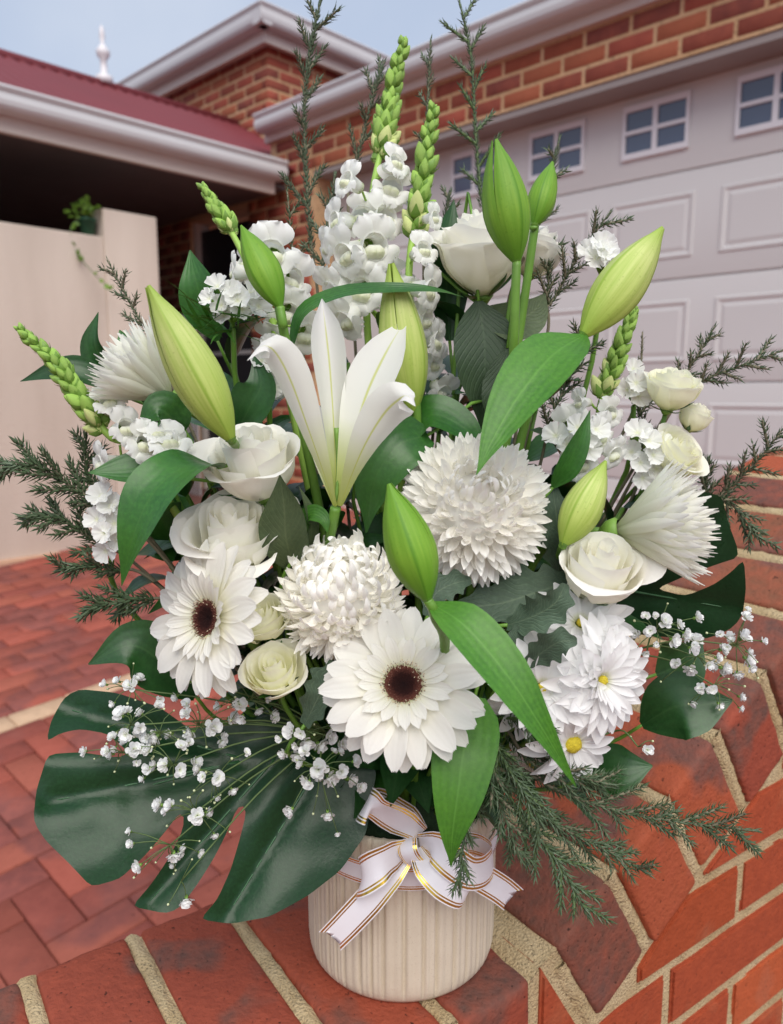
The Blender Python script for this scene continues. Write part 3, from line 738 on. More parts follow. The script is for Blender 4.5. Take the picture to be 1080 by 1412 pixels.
def stem(th, p, axis, rad=.0022, mat='stem', pull=.35, name='stem'):
    e = foam_pt(p); L = (p - e).length; ax = V(axis).normalized()
    pts = [p, p - ax * L * pull * .5, e.lerp(p, .45) + (p - ax * L * pull - p.lerp(e, .4)) * .3, e.lerp(p, .2), e]
    v, f, uv = tube(pts, [rad * .9, rad, rad * 1.1], 7, 14); return link(name, mesh(name, v, f, MT[mat], True, uv), th)

# ------------------------------------------------------------------ petal meshes (base at origin, growing along +Y, face up +Z)
def petal(name, L, W, wp, b0, b1, mat, cup=.3, n_=9, m_=5, keel=0., notch=0., wave=0., seed=0):
    v = []; uv = []; y = z = 0.; rnd = random.Random(seed); ph = rnd.random() * 6
    cl = []
    for i in range(n_):
        t = i / (n_ - 1); a = b0 + b1 * t * t
        if i: y += math.cos(a) * L / (n_ - 1); z += math.sin(a) * L / (n_ - 1)
        cl.append((y, z, a, t))
    for y, z, a, t in cl:
        wd = W * interp(wp, t)
        for j in range(m_):
            s = j / (m_ - 1) * 2 - 1
            h = wd * (cup * s * s + keel * abs(s)) + wave * W * math.sin(t * 7 + ph + s * 2) * abs(s) * t
            dl = -notch * L * (t ** 6) * (.5 + .5 * math.cos(s * math.pi * 3 + ph)) if notch else 0
            v.append(V((wd * s, y - math.sin(a) * h + dl * math.cos(a), z + math.cos(a) * h + dl * math.sin(a)))); uv.append((j / (m_ - 1), t))
    return mesh(name, v, grid_faces(n_, m_), mat, True, uv)
STRAP = [.30, .55, .72, .85, .95, 1., .98, .88, .62, .18]
SPOON = [.25, .38, .52, .68, .85, 1., 1., .88, .60, .15]
NARROW = [.5, .65, .8, .9, 1., 1., .95, .8, .55, .12]
LANCE = [.18, .5, .78, .95, 1., .97, .86, .68, .45, .22, .02]
OVAL = [.12, .55, .85, 1., 1., .92, .75, .5, .25, .03]

# ------------------------------------------------------------------ chrysanthemums
def chrysanthemum(px, py, Y, diam, axis, label, seed, n=300, tmax=150, mat='mum_petal', cone=False, plen=.52, hook=1.0, ball=False):
    c = P(px, py, Y); Rr = diam / 2 * mpp(px, py, Y); rnd = random.Random(seed); ax = V(axis).normalized()
    base = c - ax * Rr * (.55 if not cone else 0)
    th = thing('chrysanthemum', base, label, 'chrysanthemum')
    M = frame(c, ax, rnd.random())
    if not cone:
        mm = [petal('petal', Rr * plen * k, Rr * .060, SPOON, -.15, hk * hook, MT[mat], .55, 7, 4, seed=i) for i, (k, hk) in enumerate([(1, .9), (.95, 1.3), (1.06, .7), (.9, 1.7), (1.02, .4), (1.1, .1)])]
        v, f, uv = lathe([(.001, -.55), (.35, -.5), (.55, -.2), (.58, .15), (.4, .45), (.001, .58)], 14)
        link('core', mesh('core', [q * Rr * (1.02 if ball else 1.12) for q in v], f, MT[mat], True, [(.5, .8)] * len(v)), th, M)
        gx = G(); tot_ = n * 3
        for i in range(tot_):
            ct = 1 - (i + .5) / tot_ * (1 - math.cos(R(tmax))); pol = math.acos(ct); az = i * 2.39996 + rnd.uniform(-.1, .1)
            pol += rnd.uniform(-.07, .07)
            outer = pol > R(75)
            mi = mm[rnd.choice([0, 1, 3]) if pol < R(40) else rnd.choice([0, 1, 2, 0]) if not outer else rnd.choice([2, 0, 4, 5] if ball else [2, 4, 4, 5])]
            r0 = Rr * (.48 + rnd.uniform(-.09, .03)) * (1 if pol < R(110) else .9)
            Mi = M @ Rz(az) @ Rx(math.pi / 2 - pol - (.7 * min(1, pol / .9) if ball else .22 * min(1, pol))) @ Tr(0, r0, 0) @ Ry(rnd.uniform(-.35, .35)) @ Rx(rnd.uniform(-.15, .12))
            if i % 3 == 0: link('petal', mi, th, Mi)
            else: gx.add([Mi @ q.co for q in mi.vertices], [tuple(q.vertices) for q in mi.polygons], [((k % 4) / 3, (k // 4) / 6) for k in range(28)])
        link('inner_petals', gx.mesh('inner_petals', MT[mat]), th)['kind'] = 'stuff'
    else:
        L = diam * mpp(px, py, Y)
        mm = [petal('petal', L * k, L * .07, NARROW, b0, b1, MT[mat], .5, 7, 4, notch=.05, seed=i) for i, (k, b0, b1) in enumerate([(1, -.05, .18), (.95, .0, .1), (1.04, -.08, .25), (.9, 0, .0)])]
        for i in range(n):
            pol = R(cone) * math.sqrt((i + .5) / n) + rnd.uniform(-.04, .04); az = i * 2.39996
            Mi = M @ Rz(az) @ Rx(math.pi / 2 - pol) @ Tr(0, L * .06, 0) @ Ry(rnd.uniform(-.4, .4))
            link('petal', rnd.choice(mm), th, Mi)
        v, f, uv = lathe([(.001, -.14), (.06, -.12), (.13, -.03), (.15, .06), (.12, .09)], 12); link('calyx', mesh('calyx', [q * L for q in v], f, MT['calyx']), th, M)
    stem(th, base, ax, .003)
    return th
chrysanthemum(655, 700, .500, 214, (.06, -.80, .45), 'large round white chrysanthemum behind the green lily bud, below the hanging leaf tip', 21, 300, hook=.8)
chrysanthemum(470, 815, .475, 186, (-.06, -.50, .80), 'round creamy chrysanthemum ball with incurved petals above the front facing gerbera', 22, 300, hook=1.9, plen=.58, ball=True)
chrysanthemum(240, 553, .520, 108, (-.72, -.25, .66), 'white fan shaped chrysanthemum half hidden behind the largest pale lily bud', 23, 150, cone=40, mat='fan_petal')
chrysanthemum(843, 733, .500, 128, (.80, -.42, .22), 'white fan shaped chrysanthemum seen side on above the cream rose', 24, 170, cone=44, mat='fan_petal')

# ------------------------------------------------------------------ gerberas
def gerbera(px, py, Y, rad, axis, label, seed, roll=0., droop=-.10):
    c = P(px, py, Y); L = rad * mpp(px, py, Y); rnd = random.Random(seed); ax = V(axis).normalized()
    th = thing('gerbera', c, label, 'gerbera'); M = frame(c, ax, roll)
    mm = [petal('petal', L * .80 * k, L * .145 * w_, STRAP, b0, b1, MT['white_petal'], .22, 10, 7, notch=.03, seed=i, wave=.05) for i, (k, w_, b0, b1) in enumerate([(1, 1, .10, -.35), (.98, 1.08, .05, -.15), (1.03, .95, .15, -.5), (.93, 1.05, .12, .1), (1., .9, .0, -.3)])]
    sm = [petal('inner_petal', L * .42 * k, L * .075, STRAP, .2, -.1, MT['white_petal'], .3, 7, 5, notch=.05, seed=9 + i) for i, k in enumerate((1, .85))]
    n1 = 19
    for ring, (n, r0, el, z) in enumerate([(n1, .20, droop, -.012), (n1 - 1, .19, droop + .13, .012), (24, .2, droop + .30, .03)]):
        for i in range(n):
            az = (i + .5 * ring) / n * math.tau + rnd.uniform(-.09, .09)
            me = rnd.choice(mm) if ring < 2 else rnd.choice(sm)
            link('petal', me, th, M @ Rz(az) @ Tr(0, r0 * L, z * L) @ Rx(el + rnd.uniform(-.08, .08)) @ Ry(rnd.uniform(-.18, .18)))
    r = L * .235
    v, f, uv = lathe([(1., -.10), (1.0, .10), (.9, .2), (.7, .22), (.45, .16), (.2, .06), (.001, .02)], 40)
    v = [q * r + V((0, 0, r * .05 * noise.noise(q * 9))) for q in v]
    disc = link('disc', mesh('disc', v, f, MT['eye'], True, uv), th, M)
    gg = G()                                   # ring of tiny florets, brown then cream
    for i in range(360):
        rad_ = r * (.62 + .56 * math.sqrt(rnd.random())); az = i * 2.39996
        p = V((math.cos(az) * rad_, math.sin(az) * rad_, r * (.20 + .05 * rnd.random()))); s = r * .055
        d = V((math.cos(az) * .5, math.sin(az) * .5, 1)).normalized(); t1 = d.orthogonal().normalized() * s * .55; t2 = d.cross(t1).normalized() * s * .55
        gg.add([p - d * s, p + t1, p + t2, p - t1, p - t2, p + d * s * 2.2], [(0, 2, 1), (0, 3, 2), (0, 4, 3), (0, 1, 4), (1, 2, 5), (2, 3, 5), (3, 4, 5), (4, 1, 5)], None, 1 if rnd.random() < (.7 if rad_ > r * 1.0 else .18) else 0)
    o = link('disc_florets', gg.mesh('disc_florets', [MT['eye_ring'], MT['eye_tip']]), disc, M); o['kind'] = 'stuff'
    v, f, uv = lathe([(.001, -.35), (.10, -.33), (.17, -.15), (.22, -.03)], 14); link('calyx', mesh('calyx', [q * L for q in v], f, MT['calyx']), th, M)
    stem(th, c - ax * L * .3, ax, .003); return th
gerbera(556, 944, .430, 117, (-.02, -.80, .60), 'white gerbera with brown eye facing straight out above the ribbon bow', 31, .1)
gerbera(287, 852, .462, 112, (-.60, -.74, .26), 'white gerbera with brown eye turned aside, in front of the cream roses', 32, .3, droop=.02)

# ------------------------------------------------------------------ daisy chrysanthemums
def daisy(px, py, Y, rad, axis, label, seed, layers=3, disc=.12, roll=0., name='daisy', n=20, pw=.14):
    c = P(px, py, Y); L = rad * mpp(px, py, Y); rnd = random.Random(seed); ax = V(axis).normalized()
    th = thing(name, c, label, 'daisy', 'white spray daisies'); M = frame(c, ax, roll)
    mm = [petal('petal', L * .9 * k, L * pw * w_, NARROW, b0, b1, MT['daisy_petal'], .35, 8, 5, seed=i) for i, (k, w_, b0, b1) in enumerate([(1, 1, .1, -.3), (.95, 1.1, .2, -.1), (1.05, .9, .05, -.45), (.85, 1, .15, .25)])]
    for ring in range(layers):
        k = 1 - ring * .17
        for i in range(n - ring * 2):
            az = (i + .5 * ring) / (n - ring * 2) * math.tau + rnd.uniform(-.1, .1)
            link('petal', rnd.choice(mm), th, M @ Rz(az) @ Tr(0, L * .09, ring * L * .035) @ Rx(-.12 + ring * .24 + rnd.uniform(-.1, .1)) @ Ry(rnd.uniform(-.3, .3)) @ Matrix.Scale(k, 4))
    v, f, uv = lathe([(1, -.3), (1, .1), (.85, .45), (.5, .65), (.001, .7)], 22)
    v = [q * (L * disc) + V((0, 0, L * .02 * noise.noise(q * 14) + L * .03 * layers)) for q in v]; link('disc', mesh('disc', v, f, MT['yellow']), th, M)
    v, f, uv = lathe([(.001, -.25), (.1, -.22), (.15, -.05), (.12, .02)], 10); link('calyx', mesh('calyx', [q * L for q in v], f, MT['calyx']), th, M)
    stem(th, c - ax * L * .22, ax, .0018); return th
daisy(800, 862, .476, 84, (-.05, -.70, .70), 'white daisy with raised petals tucked under the open cream rose', 41, 3, .07)
daisy(824, 936, .455, 94, (.42, -.82, .10), 'fullest white daisy with a tiny yellow green centre beside the baby breath', 42, 4, .075, n=22)
daisy(748, 948, .452, 88, (-.25, -.92, .25), 'white daisy partly covered by the long arching lily leaf', 43, 3, .08)
daisy(788, 1024, .450, 74, (.30, -.92, -.12), 'white daisy with a bright yellow centre, lowest of the spray', 44, 2, .17, n=17, pw=.155)
daisy(736, 1052, .480, 44, (-.3, -.7, -.5), 'small white daisy peeping through the needle foliage beneath the long leaf', 45, 2, .14, n=14)

# ------------------------------------------------------------------ roses
def rose_petal(name, Rr, H, half, flare, mat, lip=.0, seed=0, belly=1., pt=0.):
    n_, m_ = 11, 11; v = []; uv = []; rnd = random.Random(seed); ph = rnd.random() * 6
    for i in range(n_):
        t = i / (n_ - 1)
        for j in range(m_):
            s = j / (m_ - 1) * 2 - 1
            tt = t * (1 - .16 * abs(s) ** 3 + pt * (1 - abs(s)) ** 2)
            rp = math.sin(min(1, tt * 1.45) * math.pi / 2) ** .75 * belly
            r = Rr * rp * (1 - .12 * math.sin(math.pi * min(1, tt)) * (1 - belly) ) + flare * Rr * max(0, tt - .62) ** 2 * 6.9
            z = H * tt - lip * H * max(0, tt - .72) ** 2 * 7 * (1 - .3 * s * s)
            a = half * s * (.55 + .45 * math.sin(min(1, tt * 1.25) * math.pi / 2))
            r += Rr * .05 * s * s + Rr * .035 * math.sin(s * 4 + ph) * tt
            z += H * .02 * math.sin(s * 5 + ph * 2) * tt * tt
            v.append(V((math.sin(a) * r, math.cos(a) * r, z))); uv.append((j / (m_ - 1), t))
    return mesh(name, v, grid_faces(n_, m_), mat, True, uv)
def rose(px, py, Y, width, axis, label, seed, H=1.25, mat='rose_petal', open_=.5, name='rose', roll=0., sepals=True, group=None, flares=()):
    """(px,py) is the middle of the bloom, width its width in photo pixels"""
    Rr = width / 2 * mpp(px, py, Y) * .92; ax = V(axis).normalized(); rnd = random.Random(seed)
    Hh = Rr * H * 1.35; c = P(px, py, Y) - ax * Hh * .5
    th = thing(name, c, label, 'rose', group); M = frame(c, ax, roll)
    spec = []
    for k in range(5): spec.append((1.0, .88, 1.0, .20 * open_ + .10, .20 * open_ + .06))
    for k in range(4): spec.append((.84, .95, 1.05, .12 * open_ + .05, .10 * open_))
    for k in range(4): spec.append((.66, 1.0, 1.1, .06 * open_, .03))
    for k in range(4): spec.append((.48, 1.06, 1.15, .04, .0))
    for k in range(3): spec.append((.32, 1.10, 1.3, .0, .0))
    for k in range(3): spec.append((.17, 1.12, 1.6, .0, .0))
    for k, (rk, hk, hf, fl, lip) in enumerate(spec):
        az = k * 2.39996 + rnd.uniform(-.2, .2)
        me = rose_petal('petal', Rr * rk, Hh * hk * rnd.uniform(.95, 1.03), hf, fl * rnd.uniform(.5, 1.5), MT[mat], lip * rnd.uniform(.4, 1.5), seed * 40 + k, pt=.06 if rk > .6 else 0)
        link('petal', me, th, M @ Rz(az) @ Rx(rnd.uniform(-.09, .05)) @ Tr(rnd.uniform(-.04, .04) * Rr, 0, rnd.uniform(-.05, .05) * Hh * rk))
    for k, az in enumerate(flares):
        link('petal', rose_petal('petal', Rr * 1.02, Hh * .96, .72, .6, MT[mat], .22, seed * 40 + 30 + k, pt=.03), th, M @ Rz(az - roll))
    v, f, uv = lathe([(.001, -.2), (.12, -.17), (.2, -.06), (.28, .04), (.2, .1)], 12); link('hip', mesh('hip', [q * Rr for q in v], f, MT['calyx']), th, M)
    if sepals:
        g = petal('sepal', Rr * 1.0, Rr * .16, LANCE, -.1, .5, MT['mid_leaf'], .3, 9, 5)
        for k in range(5): link('sepal', g, th, M @ Rz(k * 1.2566 + .4) @ Tr(0, Rr * .2, 0) @ Rx(rnd.uniform(.2, .75)))
    stem(th, c - ax * Rr * .2, ax, .0028 if width > 85 else .0018); return th
rose(664, 358, .575, 116, (-.10, -.30, .95), 'tall creamy white rose behind the bare stemmed green lily bud', 51, 1.42, open_=.7, roll=1.2, flares=(1.45, -1.3))
rose(738, 352, .605, 70, (.25, -.2, .95), 'white rose half hidden behind the tall green bud stems', 61, 1.4, open_=.8, roll=.4)
rose(352, 645, .505, 116, (-.12, -.42, .90), 'creamy white rose between the open lily and the arching glossy leaf', 52, 1.3, open_=1.1, roll=.5, flares=(1.75,))
rose(320, 745, .500, 132, (.05, -.45, .88), 'wide open cream rose tucked behind the sideways gerbera', 53, 1.1, open_=1.2, roll=2.2, flares=(-1.0,))
rose(828, 792, .478, 108, (.05, -.48, .88), 'cream rose beneath the side on fan chrysanthemum', 54, 1.3, open_=.8, roll=.2, flares=(-1.7,))
SPR = 'small spray roses'
rose(364, 858, .480, 76, (-.20, -.50, .84), 'pale lime spray rose squeezed between gerbera and chrysanthemum ball', 55, 1.1, 'spray_petal', .7, 'spray_rose', group=SPR)
rose(380, 930, .462, 80, (-.10, -.55, .82), 'pale lime spray rose above the baby breath, lower one of its pair', 56, 1.1, 'spray_petal', .6, 'spray_rose', roll=1, group=SPR)
rose(926, 541, .550, 74, (.12, -.30, .95), 'opening spray rose with green sepals beside the needle foliage tips', 57, 1.15, 'spray_petal', .35, 'spray_rose', group=SPR)
rose(957, 578, .560, 42, (.35, -.2, .9), 'tight spray rose bud with pointed sepals', 58, 1.4, 'spray_petal', .0, 'spray_rose', group=SPR)
rose(932, 628, .545, 74, (.40, -.60, .65), 'spray rose with green tinged outer petals next to white ruffled florets', 59, 1.0, 'spray_petal', .5, 'spray_rose', roll=.7, group=SPR)
rose(280, 735, .545, 60, (-.5, -.4, .75), 'half hidden pale rose behind the arching glossy leaf', 60, 1.1, 'spray_petal', .3, 'spray_rose', group=SPR)

# ------------------------------------------------------------------ lily buds and the open lily
def tepal_patch(L, W, k, mat, seed):
    """one of three tepals wrapped round a bud that runs along +Z"""
    n_, m_ = 20, 11; v = []; uv = []
    pr = [.16, .44, .68, .85, .96, 1., .98, .91, .80, .66, .48, .26, .09]
    for i in range(n_):
        t = i / (n_ - 1); r = W * interp(pr, t)
        for j in range(m_):
            s = j / (m_ - 1) * 2 - 1; a = s * R(61)
            rr = r * (1 + .085 * math.exp(-(s / .16) ** 2) - .05 * abs(s) ** 4 - .05 * math.exp(-((abs(s) - .3) / .12) ** 2))
            rr += .004 * W * math.sin(t * 9 + seed)
            v.append(V((math.sin(a) * rr, math.cos(a) * rr, L * t))); uv.append((j / (m_ - 1), t))
    return mesh('tepal', v, grid_faces(n_, m_), mat, True, uv)
def lily_bud(base, tip, Yb, Yt, width, mat, label, stem_px=None, roll=0., group='lily buds'):
    a, b_ = P(*base, Yb), P(*tip, Yt); ax = b_ - a; L = ax.length; W = width / 2 * .88 * mpp(*base, (Yb + Yt) / 2)
    th = thing('lily_bud', a, label, 'lily bud', group)
    M = frame(a, ax, roll)
    for k in range(3): link('tepal', tepal_patch(L, W, k, MT[mat], k), th, M @ Rz(k * math.tau / 3) @ Rx(random.uniform(-.012, .012)))
    v, f, uv = lathe([(.05, -.1), (.14, -.03), (.2, .03), (.25, .1)], 10); link('receptacle', mesh('receptacle', [q * W for q in v], f, MT['stem']), th, M)
    if stem_px:
        pts = [a + ax * .01] + [P(*q) for q in stem_px]; pts.append(foam_pt(pts[-1])) if True else 0
        v, f, uv = tube(pts, [.0028, .003, .0034], 8, 22); link('stem', mesh('stem', v, f, MT['stem'], True, uv), th)
    else: stem(th, a, ax, .003)
    return th
def rollfor(ax, th0=0.): return th0
bud_a = lily_bud((320, 608), (205, 394), .462, .452, 80, 'bud_pale', 'largest pale green lily bud leaning over the white fan chrysanthemum', [(330, 626, .505), (352, 700, .56)], roll=2.6)
lily_bud((387, 424), (333, 311), .505, .515, 54, 'bud_green', 'slim green lily bud in front of the curved snapdragon tip', [(391, 450, .505), (398, 490, .515)], roll=2.4)
lily_bud((570, 572), (540, 363), .535, .525, 72, 'bud_pale', 'upright yellow green lily bud standing right behind the open lily', [(576, 600, .535)], roll=2.9)
lily_bud((713, 362), (683, 193), .490, .492, 70, 'bud_green', 'tall green lily bud on a bare stem in front of the tall rose', [(711, 400, .49), (708, 490, .495), (700, 600, .52)], roll=3.14)
lily_bud((736, 312), (762, 224), .530, .545, 44, 'bud_green', 'small green lily bud half behind the taller green bud', [(728, 380, .535)], roll=.5)
bud_f = lily_bud((803, 464), (914, 315), .500, .520, 74, 'bud_pale', 'plump green lily bud pointing at the garage door above the broad hanging leaf', [(780, 510, .505), (720, 600, .53)], roll=2.5)
bud_g = lily_bud((590, 828), (536, 667), .405, .412, 80, 'bud_green', 'smooth green lily bud in front of the two chrysanthemum balls', [(600, 850, .41), (610, 920, .45)], roll=3.0)
lily_bud((776, 752), (836, 636), .478, .490, 62, 'bud_pale', 'lime lily bud leaning beside the side on fan chrysanthemum', [(771, 768, .51), (755, 820, .55)], roll=2.7)

lily = thing('lily', P(463, 697, .478), 'open white trumpet lily with green striped outer petals above the cream chrysanthemum', 'lily')
LT = [.16, .29, .44, .60, .76, .91, 1., .96, .74, .38, .02]
LF = [.15, .32, .50, .68, .85, .97, .96, .76, .46, .20, .02]
def tepal(pts, hw, nrm, cup, seed, keel=0.):
    prof_ = LF if seed < 3 else LT
    p3 = [P(*q) for q in pts]; w_ = hw * mpp(*pts[0])
    v, f, uv = sheet(p3, lambda t: w_ * interp(prof_, t), nrm, cup, keel, 30, 13, .05, 1.3, seed)
    link('tepal', mesh('tepal', v, f, MT['lily_tepal'], True, uv), lily)
# outer faces towards the viewer for the front pair; inner faces for the rear ones
tepal([(461, 698, .474), (444, 645, .455), (423, 585, .447), (401, 525, .443), (380, 486, .440), (362, 477, .434), (341, 497, .428)], 26, [(-.6, -1, .1), (-.6, -1, .15), (-.5, -.9, .3), (-.2, -.4, .9)], -.4, 1)
tepal([(469, 698, .474), (487, 650, .452), (506, 608, .443), (530, 570, .438), (550, 551, .432), (562, 546, .426), (573, 560, .420)], 28, [(.35, -1, .1), (.4, -1, .15), (.4, -.9, .3), (.2, -.4, .9)], -.4, 2)
tepal([(468, 690, .480), (486, 610, .482), (505, 545, .492), (532, 487, .506), (560, 440, .520)], 36, [(-.35, -1, .1), (-.35, -1, .3)], .30, 3)
tepal([(464, 690, .480), (461, 600, .492), (456, 520, .502), (450, 460, .512), (444, 412, .522)], 24, [(.1, -1, .2), (.1, -1, .3)], .85, 4)
tepal([(462, 697, .480), (446, 640, .494), (436, 590, .512), (430, 545, .53)], 22, [(.5, -1, .2), (.5, -.8, .5)], .3, 5)
tepal([(468, 697, .480), (482, 640, .505), (490, 580, .53), (500, 530, .55)], 30, [(0, -1, .3), (0, -.8, .6)], .3, 6)
v, f, uv = tube([P(464, 690, .478), P(466, 640, .484), P(464, 590, .486)], [.0012, .001, .0018], 6); link('pistil', mesh('pistil', v, f, MT['calyx']), lily)
v, f, uv = tube([P(463, 700, .478), P(459, 722, .482), P(455, 760, .50), P(470, 860, .54), foam_pt(P(470, 860, .54))], .0034, 8, 20); link('stem', mesh('stem', v, f, MT['stem']), lily)

# ------------------------------------------------------------------ snapdragons
def floret_mesh(mat, s=1., seed=0, bud=False):
    g = G(); rnd = random.Random(seed)
    # tube along +Y
    pr = [(.10, 0), (.19, .05), (.22, .25), (.27, .5), (.31, .74)]
    v, f, uv = lathe([(r, z) for r, z in pr], 12); g.add([V((q.x, q.z, q.y)) for q in v], [tuple(reversed(x)) for x in f], uv)
    def lobe(az, el, L, W, b1, wv):
        n_, m_ = 7, 7; vv_ = []; uu = []; y = z = 0; ph = rnd.random() * 6
        for i in range(n_):
            t = i / (n_ - 1); a = b1 * t
            if i: y += math.cos(a) * L / (n_ - 1); z += math.sin(a) * L / (n_ - 1)
            wd = W * [.55, .8, .98, 1.05, 1., .78, .3][i]
            for j in range(m_):
                q = j / (m_ - 1) * 2 - 1
                vv_.append(V((wd * q, y, z + .18 * wd * q * q + wv * math.sin(q * 5 + ph) * t))); uu.append((j / (m_ - 1), .45 + .55 * t))
        M = Tr(0, .66, 0) @ Ry(az) @ Tr(0, 0, .22) @ Rx(el)
        g.add([M @ q for q in vv_], grid_faces(n_, m_), uu)
    for a in (-.42, .42): lobe(a, 1.05, .50, .33, .8, .06)
    for a in (math.pi - 1.05, math.pi, math.pi + 1.05): lobe(a, .55, .40, .27, 1.7, .06)
    # swollen palate closing the mouth
    for dx in (-.07, .07):
        v, f, uv = lathe([(.001, -.5), (.36, -.38), (.55, 0), (.36, .38), (.001, .5)], 10)
        g.add([V((dx + q.x * .34, .66 + q.z * .30, -.12 + q.y * .30)) for q in v], [tuple(x) for x in f], [(.5, .30 + .35 * abs(q.y)) for q in v])
    # calyx
    v, f, uv = lathe([(.001, -.02), (.13, 0), (.2, .1), (.2, .18)], 8); g.add([V((q.x, q.z, q.y)) for q in v], f, uv, 2)
    g.v = [q * s for q in g.v]
    return g.mesh('floret', [MT[mat], MT['palate'], MT['calyx']])
def snapbud_mesh(mat):
    g = G()
    v, f, uv = lathe([(.001, 0), (.17, .04), (.27, .22), (.29, .45), (.235, .68), (.14, .86), (.06, .97), (.001, 1.02)], 10, lambda r, a, z: r * (1 + .12 * math.cos(2 * a)))
    g.add([V((q.x, q.z, q.y)) for q in v], [tuple(reversed(x)) for x in f], uv)
    for a in range(4):      # calyx teeth
        v, f, uv = sheet([V((0, -.03, .06)), V((0, .25, .33)), V((0, .62, .36))], [.2, .19, .02], (0, -.5, 1), -.3, 0, 5, 3)
        M = Ry(a * math.pi / 2 + .4); g.add([M @ q for q in v], f, uv, 1)
    return g.mesh('bud', [MT[mat], MT['calyx']])
FLO = [floret_mesh('floret', 1., i) for i in range(3)]
SBUD, SPALE = snapbud_mesh('snap_bud'), snapbud_mesh('snap_bud_pale')
def snapdragon(path, nb, label, seed, florets=(), bud0=16, bud1=30, t1=1., pale=4, spread=1.):
    """path: tip -> lower end, photo pixels with distance; buds from the tip downwards, florets at listed (px,py,Y,size,ax)"""
    p3 = [P(*q) for q in path]; rnd = random.Random(seed)
    th = thing('snapdragon', p3[-1], label, 'snapdragon', 'snapdragon spikes')
    low = foam_pt(p3[-1]); c = catmull(p3, 60); k = mpp(*path[0])
    v, f, uv = tube(p3 + [p3[-1].lerp(low, .5) + V((0, 0, .01)), low], [.0008, .002, .0026, .003, .003], 7, 30); link('stem', mesh('stem', v, f, MT['snap_bud'], True, uv), th)
    for i in range(nb):
        t = (i / (nb - 1)) ** .85 * t1; j = min(57, int(t * 57)); T = (c[j + 1] - c[j]).normalized() * -1    # towards the tip
        az = i * 2.39996; S = T.orthogonal().normalized(); S = Matrix.Rotation(az, 3, T) @ S
        sz = (bud0 * .6 + (bud1 - bud0 * .6) * t ** .6) * k
        d = (T * (1.15 - .3 * t) + S * (.35 + .5 * t) * spread).normalized()
        M = frame(c[j] + S * sz * .08, d, rnd.random()) @ Rx(-math.pi / 2) @ Matrix.Scale(sz, 4) @ Matrix.Scale(-1, 4, (0, 1, 0)) if False else frame(c[j] + S * sz * .08, d, rnd.random() * 6) @ Rx(math.pi / 2) @ Matrix.Scale(sz * rnd.uniform(.78, 1.15), 4) @ Rx(rnd.uniform(-.15, .15))
        link('bud', SPALE if i >= nb - pale * 2 and (i % 2 or i >= nb - pale) else SBUD, th, M @ Matrix.Diagonal((1, rnd.uniform(.9, 1.2), 1, 1)))
    for (x, y, Y, sz, ax) in florets:
        q = P(x, y, Y); k2 = mpp(x, y, Y) * sz * 1.0; d = V(ax).normalized()
        # nearest point of the spike carries the pedicel
        cc = min(c, key=lambda w_: (w_ - q).length); 
        y_ = d; z_ = (V((0, 0, 1)) - y_ * y_.z).normalized(); x_ = y_.cross(z_); z_ = Matrix.Rotation(rnd.uniform(-.35, .35), 3, y_) @ z_; x_ = y_.cross(z_)
        M = Matrix.Translation(q - d * k2 * .6) @ Matrix((x_, y_, z_)).transposed().to_4x4() @ Matrix.Scale(k2, 4)
        o = link('floret', rnd.choice(FLO), th, M)
        st = q - d * k2 * .6
        v, f, uv = tube([st, st.lerp(cc, .5) - V((0, 0, .002)), cc], .0009, 5, 6); link('pedicel', mesh('pedicel', v, f, MT['snap_bud']), th)
    return th
fx = lambda lst, Y: [(x, y, Y + random.uniform(-.012, .012), s, (dx * 1.3 + random.uniform(-.5, .5), -.7 + random.uniform(-.2, .3), dz + random.uniform(-.35, .2))) for x, y, s, dx, dz in lst]
snapdragon([(556, 58, .625), (540, 130, .62), (527, 200, .612), (512, 280, .60), (505, 420, .59)], 46, 'tallest snapdragon spike with lime buds at the top and white florets below', 61,
  fx([(425 + 55, 250, 42, -.5, .1), (465, 305, 44, -.9, -.1), (452, 340, 40, -1, -.2), (500, 300, 50, -.2, 0), (478, 350, 56, -.5, -.2), (515, 340, 62, .1, -.1), (540, 260, 50, .4, .2), (462, 400, 56, -.6, -.3), (500, 400, 58, 0, -.3), (530, 300, 54, .3, 0), (545, 225, 40, .4, .3), (478, 440, 54, -.3, -.5), (600, 470, 44, .6, -.2), (610, 540, 40, .5, -.3), (598, 500, 42, .7, -.4), (540, 380, 52, .2, -.3)], .575), 18, 40, .60, 5)
snapdragon([(598, 150, .595), (588, 210, .59), (578, 280, .58), (566, 350, .57), (562, 450, .56)], 40, 'second snapdragon spike leaning beside the tallest one', 62,
  fx([(583, 345, 40, .5, 0), (598, 300, 30, .6, .2), (590, 400, 50, .4, -.2), (585, 440, 46, .4, -.4), (555, 415, 50, 0, -.3)], .555), 18, 38, .72, 4)
snapdragon([(28, 455, .520), (75, 500, .515), (110, 550, .512), (150, 600, .512), (200, 640, .52)], 44, 'snapdragon spike leaning out past the rendered wall, mostly green buds', 63,
  fx([(150, 555, 40, .4, .7), (172, 590, 44, .5, .6), (200, 612, 50, .2, .4), (232, 610, 52, .6, .5), (142, 640, 46, -1, -.1), (250, 615, 36, .9, .2), (215, 600, 40, .0, .8)], .505), 18, 36, .74, 5)
snapdragon([(281, 258, .585), (300, 290, .58), (322, 325, .575), (350, 380, .57), (375, 440, .565)], 30, 'short curved snapdragon tip poking out behind the slim green lily bud', 64,
  fx([(375, 350, 62, .3, .3), (345, 365, 54, -.5, .2), (400, 385, 58, .6, 0), (395, 430, 56, .4, -.3), (420, 460, 52, .5, -.4), (325, 375, 40, -.9, .1), (372, 470, 44, -.2, -.5), (378, 530, 44, .1, -.6)], .562), 15, 30, .52, 2)
